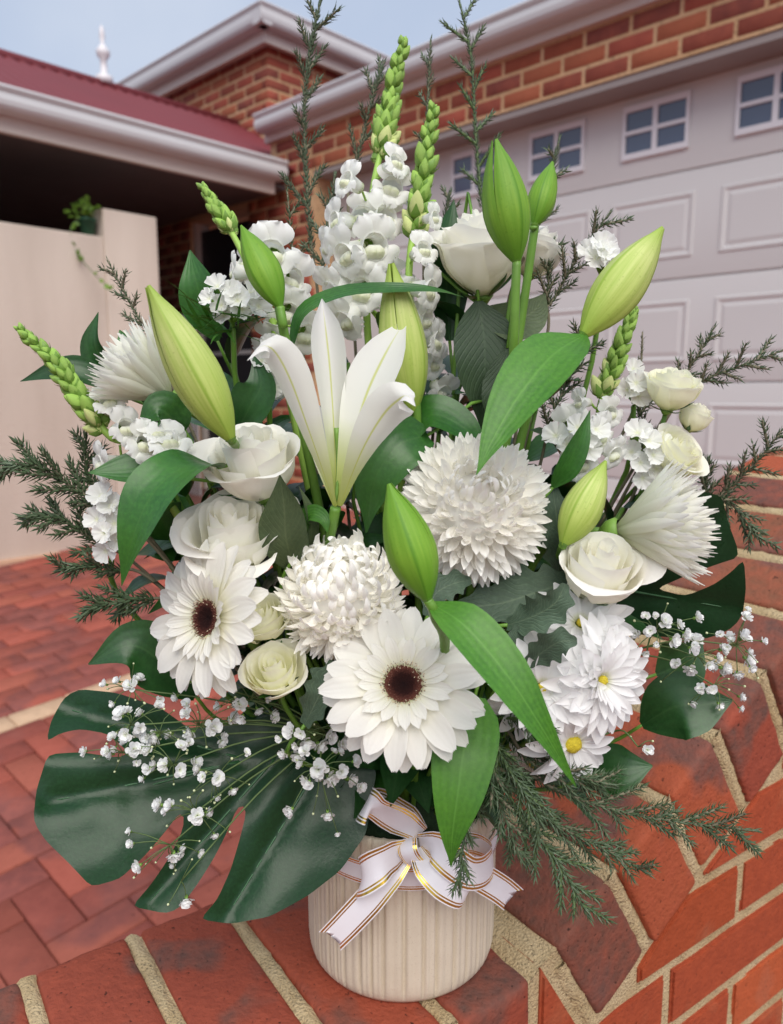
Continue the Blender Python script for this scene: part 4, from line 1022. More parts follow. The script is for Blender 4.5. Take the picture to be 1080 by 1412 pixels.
snapdragon([(876, 428, .565), (862, 460, .562), (845, 510, .558), (828, 560, .555), (815, 620, .555)], 36, 'snapdragon spike rising under the plump lily bud beside the spray roses', 65,
  fx([(800, 555, 30, -.6, .3), (840, 570, 36, .5, .2), (785, 590, 48, -.6, 0), (825, 600, 50, .3, -.1), (800, 640, 44, -.3, -.3), (845, 625, 40, .5, -.2)], .54), 15, 30, .72, 5)

# ------------------------------------------------------------------ ruffled white clusters (sweet william)
def ruffle_mesh(seed):
    g = G(); rnd = random.Random(seed)
    for k in range(5):
        n_, m_ = 6, 8; vv_ = []; uu = []; ph = rnd.random() * 6
        for i in range(n_):
            t = i / (n_ - 1)
            for j in range(m_):
                s = j / (m_ - 1) * 2 - 1; wd = .62 * t ** .8 + .05
                r = t * (1 - .12 * s * s) + (.05 * math.sin(s * 9 + ph) if i == n_ - 1 else 0)
                vv_.append(V((wd * s * .85, r, .25 * t * t + .09 * t * math.sin(s * 5 + ph)))); uu.append((j / (m_ - 1), .3 + .7 * t))
        M = Rz(k * math.tau / 5 + rnd.uniform(-.15, .15)) @ Rx(rnd.uniform(.05, .5)); g.add([M @ q for q in vv_], grid_faces(n_, m_), uu)
    v, f, uv = lathe([(.05, -1.1), (.16, -.95), (.17, -.4), (.08, 0)], 7); g.add(v, f, uv, 1)
    return g.mesh('floret', [MT['floret'], MT['calyx']])
RUF = [ruffle_mesh(i) for i in range(3)]
def ruffled(label, pts, seed, tuft=False):
    """pts: list of (px,py,Y,size)"""
    rnd = random.Random(seed); x, y, Y, s = pts[0]
    cx = sum(p[0] for p in pts) / len(pts); cy = sum(p[1] for p in pts) / len(pts); base = P(cx, cy + 30, Y + .02)
    th = thing('sweet_william', base, label, 'sweet william', 'white ruffled flower heads')
    for x, y, Y, s in pts:
        q = P(x, y, Y); d = V(((x - cx) * .012, -.75, .35 - (y - cy) * .01)); k = s / 2 * mpp(x, y, Y)
        link('floret', rnd.choice(RUF), th, frame(q, d, rnd.random() * 6, k))
        v, f, uv = tube([q - d.normalized() * k, q.lerp(base, .6), base], .0009, 5, 6); link('pedicel', mesh('pedicel', v, f, MT['stem']), th)
    if tuft:
        gm = petal('bract', .03, .0012, LANCE, 0, .4, MT['lily_leaf'], .2, 6, 3)
        for i in range(46):
            q = base + V((rnd.uniform(-.022, .022), rnd.uniform(-.015, .01), rnd.uniform(-.01, .012)))
            link('bract', gm, th, frame(q, (rnd.uniform(-1, 1), rnd.uniform(-1, .2), rnd.uniform(-.3, 1)), rnd.random()) @ Rx(math.pi / 2))
    stem(th, base, (0, -.3, 1), .0022); return th
def cl(cx, cy, Y, rx, ry, n, s, seed):
    r = random.Random(seed); return [(cx + rx * math.cos(i * 2.4) * math.sqrt((i + .5) / n), cy + ry * math.sin(i * 2.4) * math.sqrt((i + .5) / n), Y - .008 * (1 - (i + .5) / n) + r.uniform(-.004, .004), s * r.uniform(.85, 1.15)) for i in range(n)]
ruffled('white ruffled flower head with spiky green bracts beside the slim green lily bud', cl(318, 415, .535, 42, 24, 9, 34, 1), 71, True)
ruffled('white ruffled flower head low by the left needle sprigs behind the arching glossy leaf', cl(152, 722, .515, 26, 46, 9, 36, 2), 72)
ruffled('white ruffled floret beside the sepals of the opening spray rose', cl(872, 528, .565, 14, 24, 4, 34, 3), 73)
ruffled('white ruffled flower head between the spray rose and the fan chrysanthemum', cl(893, 628, .545, 32, 38, 9, 36, 4), 74)
ruffled('white frilled floret just behind the plump lily bud, against the garage door', cl(830, 350, .575, 18, 16, 5, 34, 5), 75)
ruffled('white ruffled flower head above the lime lily bud', cl(795, 605, .535, 36, 26, 7, 36, 6), 76)
ruffled('white ruffled floret glimpsed under the open lily beside the dark leaf', cl(372, 505, .545, 12, 44, 5, 30, 7), 77)
ruffled('white ruffled floret under the daisy spray, half lost in dark leaves', cl(690, 880, .54, 18, 14, 3, 24, 8), 78)

# ------------------------------------------------------------------ leaves
def leaf(pts, hw, nrm, mat, label, wp=LANCE, cup=.25, keel=0., wave=.0, name='leaf', parent=None, n=22, m=9, seed=0, tw=0., st=True, group=None):
    p3 = [P(*q) for q in pts]; w_ = hw * mpp(*pts[len(pts) // 2])
    v, f, uv = sheet(p3, lambda t: w_ * interp(wp, t), nrm, cup, keel, n, m, wave, 5, seed, tw)
    me = mesh(name, v, f, MT[mat], True, uv)
    if parent is not None: return link(name, me, parent)
    th = thing(name if name != 'leaf' else 'leaf_sprig', p3[0], label, 'leaf', group)
    link('blade', me, th)
    if st:
        e = foam_pt(p3[0]); T = (p3[0] - p3[1]).normalized(); L = (p3[0] - e).length
        v, f, uv = tube([p3[0], p3[0] + T * L * .2, e.lerp(p3[0], .4), e], [.0012, .0016, .002], 6, 12); link('stalk', mesh('stalk', v, f, MT['stem']), th)
    return th
FR = (0, -1, .35)
leaf([(806, 462, .497), (762, 490, .470), (716, 545, .450), (680, 605, .438), (657, 655, .430)], 48, [(-.55, -.9, .45), (-.4, -1, .2), (-.2, -1, .1)], 'lily_leaf', None, [.10, .62, .92, 1., .93, .80, .64, .46, .28, .12, .01], .22, 0, .03, 'leaf', bud_f, 26, 11)
leaf([(594, 832, .41), (640, 862, .392), (695, 925, .380), (745, 1000, .376), (795, 1086, .382)], 37, [(.3, -.8, .8), (.3, -.9, .5), (.2, -1, .3)], 'lily_leaf', None, [.16, .62, .9, 1., 1., .93, .8, .6, .4, .2, .01], .2, 0, .02, 'leaf', bud_g, 26, 11)
leaf([(655, 960, .455), (642, 1020, .428), (632, 1090, .415), (624, 1150, .412), (622, 1196, .415)], 46, [(0, -1, .5), (0, -1, .2), (0, -1, 0)], 'lily_leaf', 'broad green lily leaf hanging point down over the ribbon bow', [.35, .85, 1., 1., .92, .8, .64, .46, .28, .12, .01], .18, 0, .02, 'lily_leaf')
leaf([(300, 645, .49), (262, 640, .468), (215, 675, .452), (185, 735, .448), (168, 808, .455)], 43, [(-.1, -.5, 1), (-.2, -.7, .8), (-.3, -1, .3), (-.2, -1, -.1)], 'mid_leaf', 'glossy arching lily leaf bending down in front of the needle sprigs', [.3, .8, .95, 1., 1., .98, .9, .72, .46, .2, .01], .25, 0, .02, 'lily_leaf')
leaf([(260, 660, .505), (215, 645, .495), (165, 648, .49), (122, 652, .485)], 27, [(0, -.8, .7), (0, -.9, .5)], 'mid_leaf', 'dark pointed lily leaf lying beneath the leaning snapdragon', LANCE, .2, 0, 0, 'lily_leaf')
leaf([(590, 600, .525), (548, 615, .510), (516, 665, .505), (505, 735, .51)], 40, [(.2, -.9, .5), (.1, -1, .2)], 'mid_leaf', 'glossy green leaf curving down between the open lily and the big chrysanthemum', [.4, .8, 1., 1., .95, .85, .7, .5, .2, .02], .25, 0, 0, 'lily_leaf')
leaf([(560, 605, .54), (595, 572, .532), (640, 590, .53), (668, 620, .53)], 34, [(0, -.6, .9), (0, -.8, .6)], 'mid_leaf', 'shiny leaf arching over the top of the big round chrysanthemum', [.4, .8, 1., 1., .95, .85, .7, .5, .2, .02], .25, 0, 0, 'lily_leaf')
leaf([(402, 478, .535), (418, 430, .53), (470, 404, .525), (540, 398, .515), (600, 400, .52), (640, 410, .535)], 13, [(-.6, -.7, .3), (0, -.8, .8), (0, -.7, .9)], 'mid_leaf', 'narrow grassy leaf arching behind the open lily across the snapdragons', [.5, .8, 1., 1., 1., .95, .8, .55, .3, .05], .2, 0, 0, 'grass_leaf')
leaf([(762, 672, .505), (780, 645, .50), (800, 605, .50), (814, 565, .505)], 20, [(.4, -1, .1), (.5, -1, .1)], 'mid_leaf', 'narrow dark leaf standing upright above the lime lily bud', LANCE, .3, 0, 0, 'lily_leaf')
leaf([(885, 1000, .51), (930, 975, .495), (970, 972, .49), (1010, 966, .49)], 46, [(0, -.8, .6), (0, -.9, .4)], 'dark_leaf', 'dark glossy oval leaf pointing at the brick coping behind the fullest daisy', OVAL, .15, 0, 0, 'glossy_leaf')
leaf([(800, 1075, .50), (840, 1062, .49), (870, 1060, .485), (900, 1056, .485)], 34, [(0, -.7, .7), (.1, -.9, .5)], 'dark_leaf', 'short dark leaf tip sticking out below the lowest daisy', OVAL, .2, 0, 0, 'glossy_leaf')
leaf([(300, 470, .575), (282, 425, .565), (270, 385, .562), (262, 345, .57)], 31, [(-.2, -1, .2), (-.2, -1, .1)], 'mid_leaf', 'rounded green leaf standing up by the dark doorway', OVAL, .15, 0, 0, 'glossy_leaf')
leaf([(160, 535, .555), (142, 500, .55), (130, 470, .548), (136, 430, .55)], 22, [(-.5, -1, .1), (-.4, -1, .1)], 'dark_leaf', 'dark pointed leaf standing up against the rendered wall', LANCE, .5, 0, 0, 'glossy_leaf')
leaf([(150, 535, .55), (115, 512, .545), (75, 512, .54), (28, 526, .54)], 20, [(0, -.9, .5), (0, -.9, .4)], 'dark_leaf', 'dark slender leaf lying sideways behind the leaning snapdragon', LANCE, .3, 0, 0, 'glossy_leaf')
leaf([(250, 600, .515), (235, 575, .505), (215, 565, .50), (190, 595, .50)], 30, [(-.1, -.7, .7), (-.2, -1, .2)], 'mid_leaf', 'rounded dark leaf cupped under the fan chrysanthemum beside the leaning bud', OVAL, .2, 0, 0, 'glossy_leaf')
leaf([(205, 560, .54), (190, 510, .535), (175, 480, .535), (165, 455, .54)], 24, [(-.3, -1, .2), (-.2, -1, .2)], 'mid_leaf', 'green leaf peeping over the fan chrysanthemum', OVAL, .2, 0, 0, 'glossy_leaf')
leaf([(270, 960, .53), (225, 915, .515), (180, 890, .505), (122, 916, .50)], 44, [(-.1, -.6, .8), (-.1, -.8, .6), (-.2, -1, .2)], 'dark_leaf', 'dark green pointed leaf spreading over the paving under the sideways gerbera', LANCE, .25, 0, 0, 'glossy_leaf')
leaf([(620, 470, .60), (616, 400, .60), (618, 330, .605), (626, 275, .61)], 30, [(.2, -1, .1), (.3, -1, .1)], 'dark_leaf', 'tall dark leaf standing between snapdragon and tall rose', LANCE, .3, 0, 0, 'glossy_leaf')
leaf([(668, 425, .572), (705, 440, .560), (735, 430, .56), (752, 405, .565)], 34, [(.1, -1, .5), (.2, -1, .3)], 'rose_leaf', 'olive rose leaf under the tall rose, behind the bare bud stem', OVAL, .12, 0, .05, 'rose_leaf')
leaf([(660, 415, .565), (668, 470, .553), (668, 530, .55), (664, 590, .555)], 44, [(.1, -1, .1), (.1, -1, 0)], 'rose_leaf_dark', 'dark rose leaf hanging down below the tall rose', OVAL, .15, 0, .05, 'rose_leaf')
leaf([(700, 480, .545), (694, 530, .54), (690, 570, .54), (686, 600, .545)], 28, [(-.2, -1, .1), (-.2, -1, 0)], 'rose_leaf_dark', 'second dark rose leaf half behind the broad hanging lily leaf', OVAL, .15, 0, .05, 'rose_leaf')
leaf([(408, 790, .50), (395, 745, .485), (392, 700, .48), (386, 655, .478)], 36, [(-.2, -1, .2), (-.1, -1, .1)], 'rose_leaf', 'grey green rose leaf wedged beside the creamy rose below the open lily', LANCE, .3, 0, .04, 'rose_leaf')
leaf([(420, 770, .495), (430, 735, .488), (424, 700, .486), (412, 670, .49)], 13, [(1, -.6, .1), (1, -.6, .1)], 'rose_leaf', 'pale edged rose leaf folded beside its grey green neighbour', LANCE, .3, 0, .04, 'rose_leaf')
leaf([(412, 755, .49), (425, 712, .484), (445, 715, .478), (452, 735, .476)], 14, [(-.3, -.7, .7), (.3, -.8, .5)], 'lily_leaf', 'tiny bright curled leaf at the foot of the open lily', LANCE, .3, 0, 0, 'lily_leaf')
leaf([(330, 590, .545), (345, 560, .535), (360, 530, .533), (350, 490, .54)], 32, [(-.2, -1, .2), (-.2, -1, .1)], 'dark_leaf', 'dark ribbed leaf behind the open lily beside the largest bud', LANCE, .25, 0, 0, 'glossy_leaf')
leaf([(905, 930, .56), (930, 920, .56), (950, 905, .56), (968, 880, .565)], 40, [(.2, -1, .3), (.2, -1, .2)], 'dark_leaf', 'dark leaf behind the small baby breath cluster by the coping', OVAL, .2, 0, 0, 'glossy_leaf')
# lobed grey-green chrysanthemum leaves
def lobed(wid, n=7, depth=.35): return lambda t: wid * 1e-9 + math.sin(math.pi * min(1, t * .93 + .05)) ** .7 * (1 - depth * abs(math.sin(t * n * math.pi)) ** 1.5)
for i, (pts, hw, nr, lb) in enumerate([
  ([(790, 800, .50), (745, 815, .492), (690, 832, .487), (630, 838, .487)], 46, [(0, -.8, .6), (0, -.9, .5)], 'big grey green lobed leaf below the large round chrysanthemum'),
  ([(700, 862, .470), (735, 850, .456), (765, 832, .448), (780, 805, .448)], 32, [(.2, -.8, .6), (.3, -.9, .3)], 'grey green lobed leaf curling up to the cream rose beneath the fan'),
  ([(728, 915, .45), (750, 898, .440), (772, 885, .432), (796, 884, .430)], 26, [(0, -.9, .5), (.1, -1, .3)], 'small dark lobed leaf in front of the white daisies'),
  ([(770, 790, .51), (772, 750, .505), (768, 715, .505), (762, 670, .51)], 34, [(.1, -1, .2), (.2, -1, .1)], 'lobed leaf standing between the large chrysanthemum and the lime bud'),
  ([(590, 850, .455), (600, 820, .46), (625, 805, .465), (650, 800, .47)], 24, [(0, -.8, .6), (0, -1, .3)], 'small lobed leaf beside the stem of the front green bud'),
  ([(420, 1000, .46), (440, 960, .452), (455, 935, .452), (480, 920, .46)], 30, [(-.2, -.9, .5), (0, -1, .3)], 'dark lobed leaf tucked between the lower spray rose and front gerbera'),
  ([(725, 930, .47), (718, 905, .462), (712, 880, .46), (712, 862, .462)], 16, [(-.2, -1, .3), (-.2, -1, .2)], 'pale lobed leaf tip beside the long arching leaf'),
]):
    leaf(pts, hw, nr, 'mum_leaf', lb, lobed(1, 4 if hw < 30 else 5), .2, 0, .12, 'chrysanthemum_leaf', seed=i, n=40, m=9)
# inner greenery: leafy stems that close the gaps
fr = random.Random(77)
def filler(px, py, Y, i, label, mat='dark_leaf'):
    c = P(px, py, Y); e = foam_pt(c); th = thing('greenery_stem', e, label, 'greenery', 'dark leafy stems deep inside the bouquet')
    pts = [e, e.lerp(c, .5) + V((0, 0, .01)), c]; v, f, uv = tube(pts, .0018, 6, 12); link('stem', mesh('stem', v, f, MT['stem']), th)
    cc = catmull(pts, 14)
    for k in range(11):
        q = cc[3 + k]; T = (c - e).normalized(); S = Matrix.Rotation(k * 2.4 + i, 3, T) @ T.orthogonal().normalized()
        d = (S + T * .5).normalized(); L = fr.uniform(.045, .07)
        v, f, uv = sheet([q, q + d * L * .5 + V((0, 0, .006)), q + d * L - V((0, 0, .004))], lambda t: L * .26 * interp(OVAL, t), T + V((0, -.4, .3)), .2, 0, 10, 5, .05, 5, k)
        link('leaf', mesh('leaf', v, f, MT[mat], True, uv), th)
FILL = ['behind the open lily', 'between open lily and large chrysanthemum', 'under the second snapdragon', 'behind the largest pale bud', 'behind the broad hanging leaf', 'behind the lime lily bud', 'under the large round chrysanthemum', 'beside the stem of the front green bud', 'beneath the chrysanthemum ball', 'under the sideways gerbera', 'behind the cloud of baby\'s breath', 'under the front facing gerbera', 'beside the hanging lily leaf', 'behind the white daisies', 'behind the wide open cream rose', 'behind the low ruffled head', 'at the foot of the tallest snapdragon', 'below the tall rose', 'under the tall bare stemmed bud', 'behind the fan chrysanthemum by the coping', 'at the root of the large monstera leaf', 'just above the ribbon bow', 'inside the bushy needle sprigs', 'below the creamy rose beside the lily', 'at the foot of the open lily', 'behind the spiky bracts', 'between the two chrysanthemum balls', 'under the leaning snapdragon', 'below the upright lobed leaf', 'behind the narrow upright leaf', 'behind the upright yellow green bud', 'under the white ruffled head with bracts', 'beside the sideways gerbera', 'under the arching glossy leaf']
for i, (x, y, Y) in enumerate([(420, 600, .585), (520, 640, .59), (610, 560, .60), (330, 600, .57), (700, 600, .59), (760, 700, .58), (700, 850, .55), (620, 880, .53), (430, 900, .55), (330, 900, .56), (450, 1000, .54), (560, 1040, .53), (680, 980, .53), (820, 860, .56), (300, 800, .57), (250, 700, .57), (480, 500, .61), (640, 480, .62), (740, 560, .60), (860, 700, .57), (380, 1010, .55), (520, 1040, .55), (760, 1040, .54), (400, 690, .56), (450, 740, .55), (350, 550, .58), (500, 770, .55), (240, 650, .555), (700, 770, .545), (785, 650, .57), (560, 490, .60), (320, 500, .575), (235, 780, .555), (215, 715, .55)]):
    filler(x, y, Y, i, 'dark leafy stem ' + FILL[i], 'dark_leaf' if i % 3 else 'mid_leaf')

# ------------------------------------------------------------------ monstera leaves traced as outlines with their own depth
def outline_leaf(name, label, outline, depth, ribs, seed, sag=.006, holes=()):
    pts = []; 
    oc = outline + [outline[0]]
    for (x0, y0), (x1, y1) in zip(oc, oc[1:]):
        n = max(1, int(math.hypot(x1 - x0, y1 - y0) / 9))
        pts += [(x0 + (x1 - x0) * i / n, y0 + (y1 - y0) * i / n) for i in range(n)]
    # round the corners a little
    m_ = len(pts); pts = [tuple((pts[i - 1][k] + 2 * pts[i][k] + pts[(i + 1) % m_][k]) / 4 for k in (0, 1)) for i in range(m_)]
    xs = [p[0] for p in pts]; ys = [p[1] for p in pts]
    ins = []
    def inside(x, y):
        c = False; j = m_ - 1
        for i in range(m_):
            (xi, yi), (xj, yj) = pts[i], pts[j]
            if (yi > y) != (yj > y) and x < (xj - xi) * (y - yi) / (yj - yi) + xi: c = not c
            j = i
        return c
    x = min(xs)
    while x < max(xs):
        y = min(ys)
        while y < max(ys):
            if inside(x, y) and min((x - p[0]) ** 2 + (y - p[1]) ** 2 for p in pts) > 30: ins.append((x, y))
            y += 10
        x += 10
    allp = [V(p) for p in pts + ins]
    r = geometry.delaunay_2d_cdt([q.to_2d() for q in allp], [(i, (i + 1) % m_) for i in range(m_)], [], 1, 1e-4)
    vs, fs = r[0], r[2]
    def distseg(p, a, b_):
        a, b_ = V(a), V(b_); t = max(0, min(1, (p - a).dot(b_ - a) / (b_ - a).length_squared)); return (p - a.lerp(b_, t)).length
    v3 = []
    for q in vs:
        d = min(distseg(q.to_2d(), V(a), V(b_)) for a, b_ in ribs)
        v3.append(P(q.x, q.y, depth(q.x, q.y) + sag * (1 - math.exp(-d / 22)) * -1 + .0018 * noise.noise(V((q.x * .02, q.y * .02, seed)))))
    uv = [(.25, q.y / 300) for q in vs]
    th = thing(name, v3[0], label, 'monstera leaf', None)
    fs = [f for f in fs if len(f) == 3]
    link('blade', mesh('blade', v3, [tuple(f) for f in fs], MT['monstera'], True, uv), th)
    for a, b_ in ribs:
        pr = [P(a[0] + (b_[0] - a[0]) * t, a[1] + (b_[1] - a[1]) * t, depth(a[0] + (b_[0] - a[0]) * t, a[1] + (b_[1] - a[1]) * t) - .0004) for t in (0, .33, .66, 1)]
        v, f, uv_ = tube(pr, [.0011, .0008, .0003], 6, 12); link('vein', mesh('vein', v, f, MT['rib']), th)
    return th
c1_ = P(455, 1035, .52)
M1 = [(520, 1060), (505, 1150), (470, 1200), (425, 1235), (372, 1264), (318, 1274), (276, 1268), (300, 1240), (318, 1200), (330, 1160), (340, 1120), (337, 1108), (328, 1112), (312, 1150), (296, 1182), (272, 1220), (248, 1252), (230, 1260), (182, 1250), (208, 1220), (232, 1185), (250, 1150), (256, 1125), (248, 1120), (232, 1142), (200, 1180), (165, 1212), (126, 1223), (95, 1190), (62, 1158), (46, 1132), (50, 1090), (66, 1040), (110, 1037), (165, 1045), (180, 1040), (150, 1012), (110, 1005), (80, 1012), (64, 1024), (70, 995), (88, 962), (108, 950), (160, 955), (220, 975), (262, 1005), (320, 1000), (400, 980)]
def d1(x, y):
    t = max(0, (480 - x) / 430); return .535 - .045 * t - .055 * max(0, (y - 1000) / 270) + .035 * max(0, (1050 - y) / 100) * t
mon = outline_leaf('monstera_leaf', 'large glossy split monstera leaf spreading over the paving beside the vase', M1, d1, [((500, 1030), (330, 1050)), ((330, 1050), (70, 1105)), ((380, 1045), (205, 1245)), ((450, 1040), (310, 1268)), ((330, 1045), (85, 975)), ((330, 1050), (180, 1090))], 1, .008)
v, f, uv = tube([P(500, 1030, d1(500, 1030)), P(520, 1045, .55), foam_pt(P(520, 1045, .55))], .003, 7, 10); link('stalk', mesh('stalk', v, f, MT['stem']), mon)
M2 = [(830, 760), (880, 720), (925, 672), (960, 676), (995, 684), (1005, 720), (1018, 760), (1022, 775), (1010, 770), (985, 778), (940, 795), (910, 806), (935, 806), (960, 808), (985, 800), (1010, 784), (1024, 766), (1028, 810), (1024, 850), (1010, 868), (975, 880), (935, 880), (880, 870), (840, 850)]
M2 = [(830, 760), (880, 715), (925, 672), (960, 676), (996, 684), (1004, 720), (1016, 752), (1021, 768), (995, 776), (950, 792), (905, 812), (945, 822), (985, 806), (1012, 786), (1026, 770), (1029, 812), (1024, 850), (1008, 868), (975, 881), (935, 880), (880, 875), (835, 855)]
def d2(x, y): return .56 - .0002 * (x - 830) + .00012 * (y - 700)
mon2 = outline_leaf('monstera_leaf', 'split monstera leaf with one gash behind the fan chrysanthemum, against the brick coping', M2, d2, [((840, 800), (1000, 710)), ((840, 810), (1015, 840))], 2, .006)
v, f, uv = tube([P(840, 805, .56), P(780, 860, .57), foam_pt(P(780, 860, .57))], .003, 7, 10); link('stalk', mesh('stalk', v, f, MT['stem']), mon2)

# ------------------------------------------------------------------ needle foliage sprigs
nr_ = random.Random(99)
def sprig(label, paths, seed, nl=11, dens=1.0, mat='needle', twig='twig', ang=.75, bare=.25, rad=.0011, wid=.12, root=True):
    """paths: first is the main twig (base -> tip), the others side shoots; photo pixels + distance"""
    rnd = random.Random(seed); p0 = P(*paths[0][0]); e = foam_pt(p0)
    th = thing('needle_sprig', e, label, 'foliage sprig', 'needle leaved foliage sprigs')
    tw, nd = G(), G()
    for pi, path in enumerate(paths):
        p3 = [P(*q) for q in path]; k = mpp(*path[-1])
        c = catmull(p3, 40); L = sum((c[i + 1] - c[i]).length for i in range(39))
        full = ([e, e.lerp(p3[0], .6) + V((0, 0, .004))] + p3) if pi == 0 and root else p3
        v, f, uv = tube(full, [rad * (1.4 if pi == 0 else 1), rad, rad * .5], 6, 30); tw.add(v, f, uv)
        n = int(L / (k * 1.15) * dens)
        for i in range(n):
            t = bare * (pi == 0) + (1 - bare * (pi == 0)) * (i + rnd.random()) / n; u = t * 39; j = min(38, int(u)); q = c[j].lerp(c[j + 1], u - j)
            T = (c[j + 1] - c[j]).normalized(); S = Matrix.Rotation(i * 2.39996, 3, T) @ T.orthogonal().normalized()
            a = (ang if mat == 'needle' else ang * .85) * rnd.uniform(.7, 1.3) * (1 if t < .93 else .5); d = T * math.cos(a) + S * math.sin(a)
            ln = nl * k * rnd.uniform(.7, 1.2) * (1 if t < .9 else .75); B = d.cross(T).normalized() * ln * (wid if mat == 'needle' else wid * 1.1)
            cv_ = T * ln * .10
            nd.add([q, q + d * ln * .45 + B - cv_, q + d * ln, q + d * ln * .45 - B - cv_, q + d * ln * .5 - cv_ * 2], [(0, 1, 4), (1, 2, 4), (2, 3, 4), (3, 0, 4)])
    link('twig', tw.mesh('twig', MT[twig]), th)
    o = link('needles', nd.mesh('needles', MT[mat], False), th); o['kind'] = 'stuff'; return th
def shoots(path, n, L, seed, t0=.25, spread=.7, dy=.012, t1=.95):
    """side shoots along a pixel path"""
    r = random.Random(seed); out = []
    m_ = len(path) - 1
    for i in range(n):
        t = t0 + (t1 - t0) * (i + r.random() * .6) / n; u = t * m_; k = min(m_ - 1, int(u)); a, b_ = path[k], path[k + 1]; w_ = u - k
        q = [a[j] + (b_[j] - a[j]) * w_ for j in range(3)]; ang = math.atan2(b_[1] - a[1], b_[0] - a[0]) + (spread if i % 2 else -spread) * r.uniform(.6, 1.2)
        l = L * r.uniform(.6, 1.2) * (1 - .4 * t); D = r.uniform(-dy, dy)
        out.append([tuple(q), (q[0] + math.cos(ang) * l * .5, q[1] + math.sin(ang) * l * .5, q[2] + D * .5), (q[0] + math.cos(ang) * l, q[1] + math.sin(ang) * l, q[2] + D)])
    return out
def sp(label, path, n, L, seed, **kw):
    so = {k: kw.pop(k) for k in ('t0', 'spread', 'dy', 't1') if k in kw}
    sprig(label, [path] + shoots(path, n, L, seed, **so), seed, **kw)
# left side
sp('needle sprig reaching farthest out across the rendered wall', [(200, 740, .53), (140, 700, .52), (90, 665, .515), (40, 640, .51), (-10, 655, .51)], 9, 70, 201, nl=19, spread=.55, bare=.15)
sp('needle sprig with upturned tip just below the farthest reaching one', [(190, 720, .535), (150, 690, .53), (120, 650, .53), (118, 600, .53)], 5, 55, 202, nl=18)
sp('needle sprig level with the low white ruffled head', [(190, 780, .535), (130, 745, .525), (80, 715, .52), (30, 712, .518)], 7, 52, 203, nl=18)
sp('short needle sprig above the driveway, pointing at the paving edge', [(210, 800, .53), (160, 785, .52), (115, 780, .515), (80, 787, .515)], 4, 36, 204, nl=17)
sp('dark needle sprig low over the paving beside the sideways gerbera', [(255, 840, .52), (205, 825, .51), (160, 832, .505), (118, 840, .50)], 5, 52, 205, nl=19)
sp('slim upright twig in front of the rendered pier', [(210, 470, .57), (192, 440, .575), (170, 400, .58), (148, 358, .585)], 5, 34, 206, nl=11, dens=.8, bare=.1)
# top
sp('tallest needle sprig rising above the roof gutter beside the snapdragons', [(440, 420, .62), (428, 320, .625), (422, 230, .63), (420, 140, .635), (430, 60, .64), (444, -8, .645)], 11, 62, 207, nl=13, dens=.95, mat='needle_grey', bare=.15, spread=.6)
sp('tall needle sprig in front of the brick band and garage window', [(668, 330, .62), (662, 260, .62), (655, 170, .625), (650, 80, .63), (632, -5, .635)], 10, 58, 208, nl=11, dens=.85, mat='needle_grey', twig='twig_green', bare=.15)
sp('thin sprig just behind the tallest snapdragon spike', [(480, 280, .635), (495, 210, .64), (515, 130, .645), (530, 85, .65)], 7, 46, 209, nl=11, dens=.85, mat='needle_grey')
sp('thin straight sprig between the two snapdragon tips', [(585, 260, .64), (588, 190, .64), (591, 120, .645), (594, 55, .65)], 5, 26, 210, nl=10, dens=.8, mat='needle_grey')
sp('needle sprig slanting up past the small green lily bud', [(700, 420, .59), (735, 330, .595), (755, 260, .60), (772, 190, .605)], 5, 36, 211, nl=12, dens=.85, mat='needle_grey')
sp('needle sprig slanting up behind the plump lily bud toward the garage door', [(735, 470, .585), (765, 410, .59), (800, 350, .595), (842, 292, .60)], 8, 58, 212, nl=12, dens=.8)
sp('needle sprig by the pale shoulder of the tall rose', [(752, 480, .59), (755, 420, .59), (758, 370, .592), (764, 330, .595)], 4, 30, 213, nl=13, dens=.8)
sp('soft sprig beside the second snapdragon in front of the garage door', [(610, 420, .62), (612, 350, .62), (614, 300, .62), (622, 262, .622)], 5, 30, 214, nl=11, dens=.7, mat='needle_grey')
sp('dark sprig rising beside the brick corner behind the white snapdragons', [(415, 460, .60), (408, 400, .605), (404, 350, .61), (396, 262, .615)], 6, 40, 215, nl=12, dens=.7)
sp('sprig leaning left of the tall white snapdragon florets', [(452, 430, .60), (446, 360, .605), (452, 310, .61), (462, 240, .615)], 6, 44, 216, nl=13, dens=.8, mat='needle_grey')
# right
sp('needle sprig pointing at the garage door beside the spray roses', [(930, 560, .585), (970, 525, .58), (1020, 505, .578), (1080, 483, .575)], 8, 44, 217, nl=11, dens=.9)
sp('short upright needle sprig above the opening spray rose', [(925, 560, .59), (940, 525, .59), (962, 490, .59), (986, 450, .59)], 6, 34, 218, nl=11, dens=.9)
sp('lone bare tipped sprig standing between snapdragon and spray rose', [(876, 560, .585), (882, 520, .585), (885, 488, .585), (886, 458, .585)], 1, 16, 219, nl=6, dens=.7)
sp('needle sprig rising in front of the ramped coping', [(930, 740, .575), (985, 690, .57), (1040, 640, .565), (1085, 585, .56)], 10, 52, 220, nl=13, dens=.8, spread=.8)
sp('needle sprig hanging over the coping behind the split leaf', [(960, 700, .585), (1000, 690, .58), (1030, 720, .578), (1050, 748, .575)], 7, 44, 221, nl=13, dens=.8)
sp('dark sprig filling between snapdragon and chrysanthemum', [(740, 660, .56), (760, 580, .56), (790, 510, .57), (810, 460, .575)], 9, 52, 222, nl=14, dens=.9)
sp('dark sprig behind the white ruffled florets near the spray roses', [(870, 690, .575), (880, 640, .575), (890, 600, .58), (880, 555, .585)], 6, 40, 223, nl=14, dens=.9)
sp('dark needle tuft beside the lower spray rose', [(930, 720, .58), (965, 690, .58), (975, 660, .58), (978, 632, .58)], 5, 30, 224, nl=13, dens=.9)
